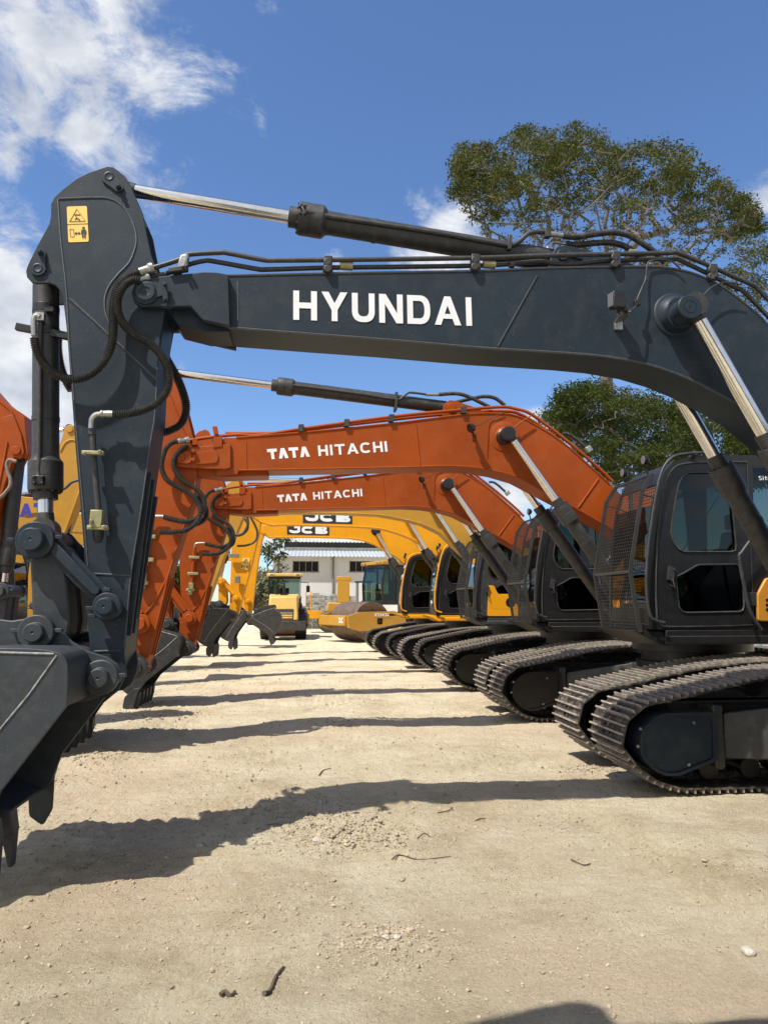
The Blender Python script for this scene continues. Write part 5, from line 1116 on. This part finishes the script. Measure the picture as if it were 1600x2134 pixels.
dp.build('drain_pipe', WORN, bl)
def corr(x0, x1, y0, z0, y1, z1, name, m, par, pitch=.28):
    mb = MB(); n = int((x1-x0)/pitch*4); vs = []; fs = []
    for k in range(n+1):
        x = x0+(x1-x0)*k/n; h = .035*math.sin(k*math.pi/2)
        vs += [(x, y0, z0+h), (x, y1, z1+h)]
    fs = [(2*i, 2*i+2, 2*i+3, 2*i+1) for i in range(n)]; mb.add(vs, fs); return mb.build(name, m, par, smooth=70)
corr(x0-.5, x1+.5, Yw-.7, W(600, 1159, Yw-.7)[1], Yw+3.0, W(600, 1146.5, Yw+3)[1], 'roof', SHEET, bl)
xa = W(592, 1140, Yw+3)[0]
cl = MB(); cl.box((xa, Yw+2.95, W(600, 1147, Yw+3)[1]-.1), (x1, Yw+3.1, W(600, 1140.5, Yw+3)[1])); cl.build('clerestory_wall', SHEET2, bl, smooth=0)
cl = MB(); cl.box((xa, Yw+3.3, W(600, 1142, Yw+3)[1]-.2), (x1, Yw+3.4, W(600, 1128, Yw+3)[1])); cl.build('clerestory_opening', WDK, bl, smooth=0)
corr(xa-.4, x1+.5, Yw+2.6, W(600, 1129, Yw+2.6)[1], Yw+8.5, W(600, 1116, Yw+8.5)[1], 'upper_roof', SHEET2, bl)
sw = MB(); rr = random.Random(5); xx = WP(636, 1262, 50).x
while xx < WP(740, 1262, 50).x:
    wd = rr.uniform(.3, .6); zz = 0
    while zz < 2.15: hh = rr.uniform(.22, .4); sw.obox(Vector((xx+wd/2, 50+rr.uniform(-.05, .05), zz+hh/2)), (wd/2-.01, 0, 0), (0, .25, 0), (0, 0, hh/2-.01)); zz += hh
    xx += wd
tag(sw.build('stone_wall', STONE, None, bevel=.03), 'low grey rubble stone wall at the foot of the white warehouse', 'wall')
# yellow wheel loader, half hidden behind the rollers
def loader():
    c = WP(715, 1262, 43); root = thing('wheel_loader', (c.x, 43, 0), 'old yellow loader with a raised rusty frame standing behind the roller drum', 'loader')
    MB.GT = lambda v: c+Vector((v.x, v.y, v.z-CAMH))
    c.z = CAMH
    b = MB(); b.loft([(-1.1, -.5, .8), (1.6, -.5, .8), (1.6, .5, .8), (-1.1, .5, .8)], [(-.9, -.45, 1.75), (1.5, -.45, 1.6), (1.5, .45, 1.6), (-.9, .45, 1.75)]); b.build('body', YG, root, bevel=.06)
    for x in (-.9, 1.3):
        for s in (-1, 1):
            w = MB(); w.lathe((x, s*.75-.2, .62), (0, 1, 0), [(0, .3), (.0, .55), (.05, .62), (.35, .62), (.4, .55), (.4, .3)], 28); wo = w.build('wheel', RUB, root); r = MB(); r.lathe((x, s*.75-.16, .62), (0, 1, 0), [(0, .05), (0, .28), (.32, .28), (.32, .05)], 20); r.build('rim', YG, wo)
    m = MB(); m.box((-.35, -.35, 1.7), (.35, -.2, 3.2)); m.box((-.35, .2, 1.7), (.35, .35, 3.2)); m.box((-.4, -.36, 3.0), (.45, .36, 3.25)); m.box((-.30, -.19, 2.2), (.3, .19, 2.5)); m.build('raised_frame', YG, root, bevel=.03)
    k = MB(); k.box((.8, -.6, 1.6), (.86, -.54, 2.9)); k.box((1.5, -.6, 1.6), (1.56, -.54, 2.9)); k.box((.8, .54, 1.6), (.86, .6, 2.9)); k.box((1.5, .54, 1.6), (1.56, .6, 2.9)); k.box((.7, -.65, 2.9), (1.7, .65, 2.98)); k.build('canopy', BKG, root, bevel=.01)
    h = MB(); h.tube([Vector((-2.2, -.5, 1.2)), Vector((-2.2, -.5, 2.3)), Vector((-1.9, -.5, 2.35)), Vector((-1.9, -.5, 1.2))], .03, 6); h.box((-2.3, -.6, .8), (-1.2, .6, 1.25)); h.build('front_platform', YE, root, bevel=.01)
    MB.GT = None
loader()
# ================================================================ trees
def leafmat(name, c1, c2, tr=.3):
    m = bpy.data.materials.new(name); m.use_nodes = True; N = m.node_tree.nodes; L = m.node_tree.links; N.clear()
    o = N.new('ShaderNodeOutputMaterial'); d = N.new('ShaderNodeBsdfPrincipled'); t = N.new('ShaderNodeBsdfTranslucent'); mx = N.new('ShaderNodeMixShader'); d.inputs['Roughness'].default_value = .7; d.inputs['Specular IOR Level'].default_value = .2
    tc = N.new('ShaderNodeTexCoord'); nz = N.new('ShaderNodeTexNoise'); nz.inputs['Scale'].default_value = .9; nz.inputs['Detail'].default_value = 9; nz.inputs['Roughness'].default_value = .75
    r = N.new('ShaderNodeValToRGB'); r.color_ramp.elements[0].position = .36; r.color_ramp.elements[1].position = .64; r.color_ramp.elements[0].color = c1+(1,); r.color_ramp.elements[1].color = c2+(1,)
    L.new(tc.outputs['Object'], nz.inputs[0]); L.new(nz.outputs[0], r.inputs[0]); L.new(r.outputs[0], d.inputs['Base Color']); L.new(r.outputs[0], t.inputs[0])
    mx.inputs[0].default_value = tr; L.new(d.outputs[0], mx.inputs[1]); L.new(t.outputs[0], mx.inputs[2]); L.new(mx.outputs[0], o.inputs[0]); return m
LF1 = leafmat('olive_foliage', (.018, .031, .006), (.095, .103, .016))
LF2 = leafmat('dark_foliage', (.014, .028, .007), (.07, .09, .013))
BARK = mat('grey_bark', (.12, .105, .092), .85, noise_amt=.3, scale=3, bump=.4, bscale=12)
def tree(base, targets, leaves, label, lm, name='tree', r_tip=.014, trunk_r=None, csize=.55, nleaf=60, lsize=.11, group=None, seed=1, droop=.25, barem=None):
    """targets: branch end points; leaves: list of (index fraction) clusters"""
    rd = random.Random(seed); base = Vector(base)
    root = thing(name, base, label, 'tree', group)
    top = Vector(targets[0]); nodes = [base]; par = [-1]
    k = 6
    for i in range(1, k+1): nodes.append(base.lerp(top, i/k)+Vector((rd.uniform(-.15, .15), rd.uniform(-.15, .15), 0))); par.append(len(nodes)-2)
    first = k
    T = sorted(targets[1:], key=lambda p: (Vector(p)-top).length)
    for p in T:
        p = Vector(p); best = None
        for i in range(first, len(nodes)):
            q = nodes[i]; d = (p-q).length; c = d+.25*(q-top).length+(1.2 if q.z > p.z+.6 else 0)
            if best is None or c < best[0]: best = (c, i, d)
        i = best[1]; n = max(1, int(best[2]/.9)); prev = i; q = nodes[i].copy()
        for s in range(1, n+1):
            t = s/n; nn = q.lerp(p, t)+(Vector((rd.uniform(-1, 1), rd.uniform(-1, 1), rd.uniform(-1, 1)))*.09*best[2]/max(n, 1) if s < n else Vector())
            nodes.append(nn); par.append(prev); prev = len(nodes)-1
    cnt = [0]*len(nodes); kids = [0]*len(nodes)
    for i in range(len(nodes)): kids[par[i]] += 1 if par[i] >= 0 else 0
    for i in range(len(nodes)-1, -1, -1):
        if kids[i] == 0: cnt[i] += 1
        if par[i] >= 0: cnt[par[i]] += cnt[i]
    rr = [r_tip*max(c, 1)**.5 for c in cnt]
    mb = MB(); vs = []; fs = []
    for i in range(1, len(nodes)):
        a, b = nodes[par[i]], nodes[i]; n = 7 if rr[i] > .06 else 4
        if (b-a).length > 1e-3: mb.cyl(a, b, min(rr[par[i]], rr[i]*1.35), rr[i], n=n)
    tr = mb.build('trunk', barem or BARK, root, smooth=70)
    vs = []; fs = []
    for (c, sc_, dens) in leaves:
        c = Vector(c)
        for _ in range(int(nleaf*dens)):
            o = Vector((rd.uniform(-1, 1), rd.uniform(-1, 1), rd.uniform(-1, 1)))
            while o.length > 1: o = Vector((rd.uniform(-1, 1), rd.uniform(-1, 1), rd.uniform(-1, 1)))
            o *= csize*sc_*(.55+.45*rd.random()); o.z = o.z*.42-.12*(o.x*o.x+o.y*o.y)
            d = Vector((rd.uniform(-1, 1), rd.uniform(-1, 1), rd.uniform(-.8, .5)-droop)).normalized(); w = d.orthogonal().normalized(); w = (w*math.cos(rd.random()*6)+d.cross(w)*math.sin(rd.random()*6))
            l = lsize*rd.uniform(.6, 1.5); ww = l*.2; p = c+o-base; b = len(vs)
            vs += [p-w*ww*.5, p+d*l*.5-w*ww, p+d*l, p+d*l*.5+w*ww]; fs.append((b, b+1, b+2, b+3))
    me = bpy.data.meshes.new('crown'); me.from_pydata([tuple(v) for v in vs], [], fs); me.materials.append(lm)
    o = bpy.data.objects.new('crown', me); SC.collection.objects.link(o); o.parent = root
    return root
def interp(tab, x):
    for (a, b), (c, d) in zip(tab, tab[1:]):
        if a <= x <= c: return b+(d-b)*(x-a)/(c-a)
    return tab[0][1] if x < tab[0][0] else tab[-1][1]
rd = random.Random(11)
# big umbrella crowned tree
topc = [(945, 372), (958, 300), (1000, 305), (1060, 285), (1095, 262), (1150, 275), (1200, 258), (1250, 275), (1290, 305), (1340, 295), (1400, 290), (1440, 315), (1480, 345), (1520, 390), (1560, 415), (1582, 450)]
botc = [(945, 400), (975, 450), (1010, 500), (1060, 545), (1150, 570), (1300, 575), (1420, 560), (1480, 545), (1530, 515), (1582, 470)]
def depth(x, xc=1260, hw=320, d=4.5): return d*math.sqrt(max(0, 1-((x-xc)/hw)**2))*rd.uniform(-1, 1)
base = G(1285, 1262+2325/31.0); Yt = base.y; trg = [tuple(WP(1255, 640, Yt))]; lv = []
for _ in range(1000):
    x = rd.uniform(945, 1582); t, b = interp(topc, x), interp(botc, x); u = rd.random()**1.15; y = t+(b-t)*u
    P = WP(x, y, Yt+depth(x)); trg.append(tuple(P))
    edge = min(1, abs(x-1262)/320)
    lv.append((P+Vector((0, 0, .1)), rd.uniform(.28, .6), rd.uniform(.02, .15)*(1-.7*u*(1-edge))))
for k in range(190):                                    # leaf pads over the top and down both flanks
    x = rd.uniform(945, 1582); edge = min(1, abs(x-1262)/320); t, b = interp(topc, x), interp(botc, x)
    y = t+10+(b-t)*rd.random()**1.3*(.45+.5*edge**2); s_ = rd.uniform(.45, 1.0)
    if x > 1470: s_ *= .75
    lv.append((WP(x, y, Yt+depth(x)), s_, s_*s_*rd.uniform(.6, 1.3)))
tree(base, trg, lv, 'tall umbrella shaped tree with bare grey branches under a thin olive crown, above the boom', LF1, 'umbrella_tree', seed=2, csize=.95, nleaf=300, lsize=.15, r_tip=.017)
# dense dark tree under the boom
topd = [(1150, 850), (1165, 812), (1215, 790), (1290, 796), (1350, 815), (1420, 835), (1500, 870), (1580, 880), (1660, 900)]
botd = [(1150, 880), (1170, 905), (1200, 920), (1240, 985), (1300, 1010), (1660, 1010)]
base = G(1400, 1262+2325/25.0); Yt = base.y; trg = [tuple(WP(1390, 1040, Yt))]; lv = []
for _ in range(330):
    x = rd.uniform(1150, 1660); t, b = interp(topd, x), interp(botd, x); y = t+(b-t)*rd.random(); trg.append(tuple(WP(x, y, Yt+depth(x, 1400, 270, 3.5))))
for _ in range(620):
    x = rd.uniform(1150, 1660); t, b = interp(topd, x), interp(botd, x); u = rd.random()**1.1; y = t+8+(b-t-8)*u; s_ = rd.uniform(.4, 1.0); lv.append((WP(x, y, Yt+depth(x, 1400, 270, 3.8)), s_, s_*s_*rd.uniform(.7, 1.5)))
tree(base, trg, lv, 'dense dark green tree framed between the grey boom and the orange boom', LF2, 'leafy_tree', seed=3, csize=.85, nleaf=260, lsize=.11)
# tree at the right edge
tope = [(1505, 600), (1530, 520), (1560, 490), (1600, 498), (1680, 470), (1760, 520)]; bote = [(1505, 620), (1540, 650), (1600, 760), (1760, 780)]
base = G(1680, 1262+2325/28.0); Yt = base.y; trg = [tuple(WP(1680, 700, Yt))]; lv = []
for _ in range(200):
    x = rd.uniform(1505, 1760); t, b = interp(tope, x), interp(bote, x); y = t+(b-t)*rd.random(); P = WP(x, y, Yt+depth(x, 1635, 135, 2.5)); trg.append(tuple(P)); lv.append((P, .5, rd.uniform(.02, .2)))
for _ in range(80):
    x = rd.uniform(1505, 1760); t, b = interp(tope, x), interp(bote, x); s_ = rd.uniform(.4, 1); lv.append((WP(x, t+(b-t)*rd.random()**1.2, Yt+depth(x, 1635, 135, 2.5)), s_, s_*s_*rd.uniform(.4, 1.1)))
tree(base, trg, lv, 'thin branched tree cut off by the right edge of the picture, above the boom hoses', LF1, 'umbrella_tree', seed=4, csize=.8, nleaf=240, lsize=.12)
# small tree by the warehouse
base = G(566, 1262+2325/46.0); Yt = base.y; trg = [tuple(WP(566, 1215, Yt))]; lv = []
for _ in range(46):
    x = rd.uniform(538, 590); y = rd.uniform(1125, 1225); 
    if x > 572 and y < 1135: pass
    P = WP(x, y+max(0, (560-x))*.5, Yt+rd.uniform(-1, 1)); trg.append(tuple(P)); lv.append((P, 1, rd.uniform(.1, 1)))
for x in range(575, 604, 4): P = WP(x, 1123+rd.uniform(-3, 3), Yt); trg.append(tuple(P)); lv.append((P, 1, .5))
tree(base, trg, lv, 'thin scraggly tree at the left corner of the warehouse', LF2, 'young_tree', seed=5, csize=.5, nleaf=36, lsize=.24, r_tip=.02)
def shrub(px, py0, py1, Y, wpx, label, seed, m, dry=False):
    rd2 = random.Random(seed); b = G(px, CY); base = Vector((W(px, 1262, Y)[0], Y, 0)); trg = [tuple(base+Vector((0, 0, .5)))]; lv = []
    for _ in range(60):
        a = rd2.uniform(-1, 1); y = py0+(py1-py0)*rd2.random(); P = WP(px+a*wpx*math.sqrt(max(.1, 1-((y-py1)/(py0-py1))**2)), y, Y+rd2.uniform(-1, 1)); trg.append(tuple(P)); lv += [(P, 1, rd2.uniform(.5, 1.4))]*2
    tree(base, trg, lv, label, m, 'shrub', seed=seed, csize=.8, nleaf=45, lsize=.26)
shrub(550, 1192, 1265, 42, 26, 'pale dry shrub between the yellow arms and the road roller', 6, leafmat('dry_foliage', (.12, .13, .06), (.34, .33, .19)))
shrub(370, 1180, 1265, 48, 60, 'green shrub glimpsed behind the orange arms', 7, LF2)
shrub(150, 1200, 1265, 55, 120, 'low green shrub far behind the opposite row', 8, LF2)
shrub(1050, 1120, 1265, 58, 130, 'green bush beyond the cabs of the row', 9, LF2)
shrub(870, 1150, 1265, 60, 90, 'green bush behind the farthest yellow cab', 10, LF2)
# ================================================================ ground
def ground():
    m = bpy.data.materials.new('packed_dirt'); m.use_nodes = True; nt = m.node_tree; N = nt.nodes; L = nt.links; b = N['Principled BSDF']
    b.inputs['Roughness'].default_value = .95; b.inputs['Specular IOR Level'].default_value = .15
    tc = N.new('ShaderNodeTexCoord')
    def NZ(s, d, r=.6, off=(0, 0, 0), sc=(1, 1, 1)):
        mp = N.new('ShaderNodeMapping'); mp.inputs['Location'].default_value = off; mp.inputs['Scale'].default_value = sc; L.new(tc.outputs['Object'], mp.inputs[0])
        n = N.new('ShaderNodeTexNoise'); n.inputs['Scale'].default_value = s; n.inputs['Detail'].default_value = d; n.inputs['Roughness'].default_value = r; L.new(mp.outputs[0], n.inputs[0]); return n.outputs[0]
    def RAMP(v, stops):
        r = N.new('ShaderNodeValToRGB'); L.new(v, r.inputs[0]); e = r.color_ramp.elements
        while len(e) < len(stops): e.new(.5)
        for el, (p, c) in zip(e, stops): el.position = p; el.color = c+(1,) if len(c) == 3 else c
        return r.outputs[0]
    def MIX(f, a, c, mode='MIX'):
        x = N.new('ShaderNodeMix'); x.data_type = 'RGBA'; x.blend_type = mode
        if hasattr(f, 'links'): L.new(f, x.inputs[0])
        else: x.inputs[0].default_value = f
        for i, v in ((6, a), (7, c)):
            if hasattr(v, 'links'): L.new(v, x.inputs[i])
            else: x.inputs[i].default_value = v+(1,)
        return x.outputs[2]
    base = RAMP(NZ(1.3, 12, .72), [(.34, GC[0]), (.5, GC[1]), (.66, GC[2])])
    warm = RAMP(NZ(.45, 4, .5, (9, 3, 0)), [(.5, (0, 0, 0)), (.7, (1, 1, 1))])
    c = MIX(warm, base, GC[3]); 
    pale = RAMP(NZ(.9, 8, .7, (3.2, 1, 0)), [(.585, (0, 0, 0)), (.72, (.6, .6, .6))]); c = MIX(pale, c, GC[4])
    grain = RAMP(NZ(55, 8, .75), [(.3, (.78, .78, .78)), (.5, (1, 1, 1)), (.75, (1.16, 1.14, 1.12))]); c = MIX(1.0, c, grain, 'MULTIPLY')
    pt = RAMP(NZ(.7, 9, .7, (6, 2, 0)), [(.50, (1, 1, 1)), (.64, (.88, .865, .83))]); c = MIX(1.0, c, pt, 'MULTIPLY')
    dk = RAMP(NZ(17, 8, .8, (2, 2, 0)), [(.60, (0, 0, 0)), (.74, (.6, .6, .6))]); c = MIX(dk, c, (.25, .20, .14))
    dk2 = RAMP(NZ(62, 5, .8, (1, 7, 0)), [(.64, (0, 0, 0)), (.72, (.6, .6, .6))]); c = MIX(dk2, c, (.30, .235, .155))
    L.new(c, b.inputs['Base Color'])
    h = NZ(7, 14, .80); h2 = NZ(95, 5, .8)
    a1 = N.new('ShaderNodeMath'); a1.operation = 'MULTIPLY_ADD'; L.new(h2, a1.inputs[0]); a1.inputs[1].default_value = .24; L.new(h, a1.inputs[2])
    bp = N.new('ShaderNodeBump'); bp.inputs['Strength'].default_value = 1.0; bp.inputs['Distance'].default_value = .10; L.new(a1.outputs[0], bp.inputs['Height']); L.new(bp.outputs[0], b.inputs['Normal'])
    return m
GC = [(.62, .505, .335), (.80, .685, .475), (.88, .785, .57), (.79, .63, .44), (.90, .86, .72)]
MOUNDS = []
def mound(px, py, r, h): p = G(px, py); MOUNDS.append((p.x, p.y, r, h))
for q in ((690, 1725, .55, .05), (810, 1960, .28, .03), (205, 1580, .5, .05), (590, 1660, .45, .05), (420, 1400, .8, .05), (1225, 1600, .25, .04), (230, 1800, .5, .04), (690, 1510, .6, .05), (1180, 1710, .3, .02), (330, 1500, .7, .05), (760, 1345, 1.2, .05)): mound(*q)
def gh(x, y):
    v = Vector((x, y, 0)); d = math.hypot(x, y)
    h = .011*mnoise.noise(v*3.4+Vector((2, 9, 0)))+.020*mnoise.noise(v*.55)+.014*mnoise.noise(v*1.7+Vector((5, 0, 0)))+.008*mnoise.noise(Vector((x*4, y*7, 1)))
    if d < 16:
        rg = max(0, mnoise.noise(v*.8+Vector((3, 1, 4)))+.12)
        h += rg*(.05*abs(mnoise.noise(v*8))+.045*mnoise.noise(v*17)+.03*mnoise.noise(v*36))
    if d < 14: h += .008*mnoise.noise(Vector((x*11, y*16, 3)))+.0045*mnoise.noise(Vector((x*24, y*27, 5)))
    for lx, ph in ((-1.5, 2.2), (-.45, 0), (.55, 3.1), (1.45, 1.2), (2.3, .4)):      # ribbed crawler prints running down the aisle
        w = math.exp(-((x-lx-.12*math.sin(y*.7+ph))/.27)**4)
        if w > .02: h += .020*w*max(0, min(1, .55+2.2*mnoise.noise(Vector((x*.9, y*.8, 11+ph)))))*math.sin(y*2*math.pi/.17+.8*math.sin(x*3)+1.5*mnoise.noise(v*2))-.006*w
    for mx, my, r, a in MOUNDS:
        q = ((x-mx)**2+(y-my)**2)/(r*r)
        if q < 4: h += a*math.exp(-q*1.6)*(.7+.9*mnoise.noise(v*9)+.5*mnoise.noise(v*23))
    return h*min(1, 60/max(d, 1))-.02
def axis(segs):
    out = []
    for a, b, s in segs:
        n = max(1, round((b-a)/s)); out += [a+(b-a)*i/n for i in range(n)]
    return out+[segs[-1][1]]
xs = axis([(-400, -60, 40), (-60, -20, 5), (-20, -8, .8), (-8, -3, .12), (-3, 4.5, .021), (4.5, 12, .25), (12, 30, 2), (30, 400, 40)])
ys = axis([(-60, -4, 8), (-4, 2.2, .4), (2.2, 6.5, .021), (6.5, 12, .06), (12, 26, .25), (26, 60, 1), (60, 500, 40)])
vs = [(x, y, gh(x, y)) for y in ys for x in xs]; nx = len(xs)
fs = [(j*nx+i, j*nx+i+1, (j+1)*nx+i+1, (j+1)*nx+i) for j in range(len(ys)-1) for i in range(nx-1)]
me = bpy.data.meshes.new('ground'); me.from_pydata(vs, [], fs); me.materials.append(ground()); me.shade_smooth()
go = bpy.data.objects.new('ground', me); SC.collection.objects.link(go); tag(go, 'dry packed beige dirt of the yard', None, kind='structure')
# ---------------------------------------------------------------- loose stones and clods
PEB = mat('dirt_clod', (.33, .27, .19), .95, noise_amt=.45, scale=18, dust=.5, dustcol=(.48, .41, .30))
def stones(name, spots, label, m):
    vs = []; fs = []; rd = random.Random(4)
    ico = [(0, 0, 1), (.89, 0, .45), (.28, .85, .45), (-.72, .53, .45), (-.72, -.53, .45), (.28, -.85, .45), (.72, .53, -.45), (-.28, .85, -.45), (-.89, 0, -.45), (-.28, -.85, -.45), (.72, -.53, -.45), (0, 0, -1)]
    fc = [(0, 1, 2), (0, 2, 3), (0, 3, 4), (0, 4, 5), (0, 5, 1), (1, 6, 2), (2, 7, 3), (3, 8, 4), (4, 9, 5), (5, 10, 1), (6, 7, 2), (7, 8, 3), (8, 9, 4), (9, 10, 5), (10, 6, 1), (11, 7, 6), (11, 8, 7), (11, 9, 8), (11, 10, 9), (11, 6, 10)]
    for x, y, s in spots:
        b = len(vs); a = rd.random()*6; ca, sa = math.cos(a), math.sin(a); sx, sy, sz = s*rd.uniform(.8, 1.3), s*rd.uniform(.6, 1), s*rd.uniform(.4, .8); z = gh(x, y)+sz*.35
        for p in ico:
            k = rd.uniform(.75, 1.2); px, py = p[0]*sx*k, p[1]*sy*k; vs.append((x+px*ca-py*sa, y+px*sa+py*ca, z+p[2]*sz*k))
        fs += [tuple(i+b for i in f) for f in fc]
    me = bpy.data.meshes.new(name); me.from_pydata(vs, [], fs); me.materials.append(m); o = bpy.data.objects.new(name, me); SC.collection.objects.link(o); return tag(o, label, None, kind='stuff')
rs = random.Random(21); sp = []
for _ in range(26000):
    y = 2.3+rs.random()**1.6*16; x = rs.uniform(-.42, .80)*y
    if mnoise.noise(Vector((x*1.3, y*1.3, 7))) < rs.uniform(-.5, .35): continue
    sp.append((x, y, rs.uniform(.002, .0045)*(1+rs.random()**8*2.5)*(1+y*.05)))
for (px, py, r, n, s) in ((690, 1738, .50, 1500, .0085), (740, 1745, .40, 500, .011), (780, 1968, .30, 800, .0065), (825, 1945, .22, 300, .009), (650, 1900, .6, 500, .005), (205, 1580, .4, 220, .012), (590, 1680, .5, 300, .010), (1225, 1600, .3, 700, .010), (500, 1850, .8, 500, .004), (1000, 1850, .9, 500, .004), (400, 2000, .6, 300, .004), (420, 1395, .9, 300, .014), (240, 1795, .5, 300, .009), (1180, 1715, .3, 160, .008), (690, 1512, .5, 200, .010), (1380, 1640, .5, 120, .008), (700, 1985, .5, 160, .006), (330, 1490, .8, 260, .013), (1000, 1560, .7, 120, .007)):
    c = G(px, py)
    for _ in range(n): sp.append((c.x+rs.gauss(0, r*.55), c.y+rs.gauss(0, r*.4), s*rs.uniform(.3, 1)*(1+rs.random()**5*1.5)))
for _ in range(9000):
    y = 2.4+rs.random()**1.4*11; x = rs.uniform(-.42, .80)*y
    if mnoise.noise(Vector((x*.8+3, y*.8+1, 4))) < rs.uniform(-.12, .3): continue
    sp.append((x, y, rs.uniform(.004, .009)*(1+rs.random()**6*1.2)))
stones('gravel', sp, 'loose clods and pebbles strewn over the dirt', PEB)
PALE = mat('pale_stone', (.42, .38, .32), .85, noise_amt=.25, scale=40)
def rock(px, py, s, label, m=PALE, seed=0):
    p = G(px, py); rd = random.Random(seed); bm = bmesh.new(); bmesh.ops.create_icosphere(bm, subdivisions=2, radius=s)
    for v in bm.verts: v.co *= 1+.35*mnoise.noise(v.co*(1.6/s)*.6+Vector((seed, 0, 0))); v.co.z *= .6
    me = bpy.data.meshes.new('stone'); bm.to_mesh(me); bm.free(); me.materials.append(m); o = bpy.data.objects.new('stone', me); SC.collection.objects.link(o); o.location = (p.x, p.y, gh(p.x, p.y)+s*.3); o.rotation_euler = (0, 0, seed)
    tag(o, label, 'stone', 'larger stones lying on the dirt')
rock(661, 1755, .030, 'pale lump of stone in front of the clod heap in the middle of the yard', seed=1)
rock(805, 1957, .020, 'grey stone at the left of the pair in the gravel patch near the camera', seed=2)
rock(826, 1955, .020, 'grey stone at the right of the pair in the gravel patch near the camera', seed=3)
rock(416, 1760, .030, 'whitish stone lying inside the wide shadow of the nearest arm', seed=4)
rock(476, 1723, .026, 'grey flat stone at the upper edge of the wide shadow of the nearest arm', seed=5)
rock(1560, 1978, .032, 'dark edged stone near the right edge of the dirt', seed=6)
rock(402, 1862, .028, 'dark flat clod just below the wide shadow of the nearest arm', PEB, seed=7)
rock(838, 1822, .022, 'small dark clod alone on the dirt below the heap', PEB, seed=8)
STK = mat('dry_wood', (.09, .065, .045), .9, noise_amt=.3, scale=40)
def stick(pts, r, label, name='stick', cat='stick'):
    P = []
    for px, py in pts: p = G(px, py); P.append(Vector((p.x, p.y, gh(p.x, p.y)+r)))
    n = len(P); o = MB().tube(spline(P, 3), r, 6, rf=lambda i: r*(1-.6*i/(3*n))).build(name, STK, None); tag(o, label, cat, 'twigs lying on the dirt')
stick([(550, 2078), (562, 2060), (575, 2035), (590, 2013)], .010, 'long dark stick lying on the dirt near the bottom of the picture')
stick([(460, 2062), (470, 2058), (480, 2064), (490, 2056)], .011, 'crumpled dark scrap of bark left of the long stick')
stick([(665, 1612), (673, 1603), (690, 1598)], .006, 'short bent twig between the two boom shadows')
stick([(815, 1786), (830, 1778), (860, 1780), (880, 1784), (940, 1783)], .005, 'thin long root lying right of the clod heap')
stick([(990, 1708), (1000, 1702), (1012, 1705)], .005, 'tiny curled twig right of the forked twig')
stick([(870, 1745), (884, 1738), (896, 1743)], .005, 'small crooked twig just right of the clod heap')
stick([(530, 1722), (560, 1716), (590, 1722)], .004, 'pale thin root inside the boom shadow left of the clod heap')
stick([(1190, 1790), (1215, 1800), (1230, 1797)], .005, 'dry twig on the lit dirt under the nearest track')
stick([(912, 1690), (935, 1687), (942, 1678)], .006, 'forked twig on the lit dirt right of the boom shadow')
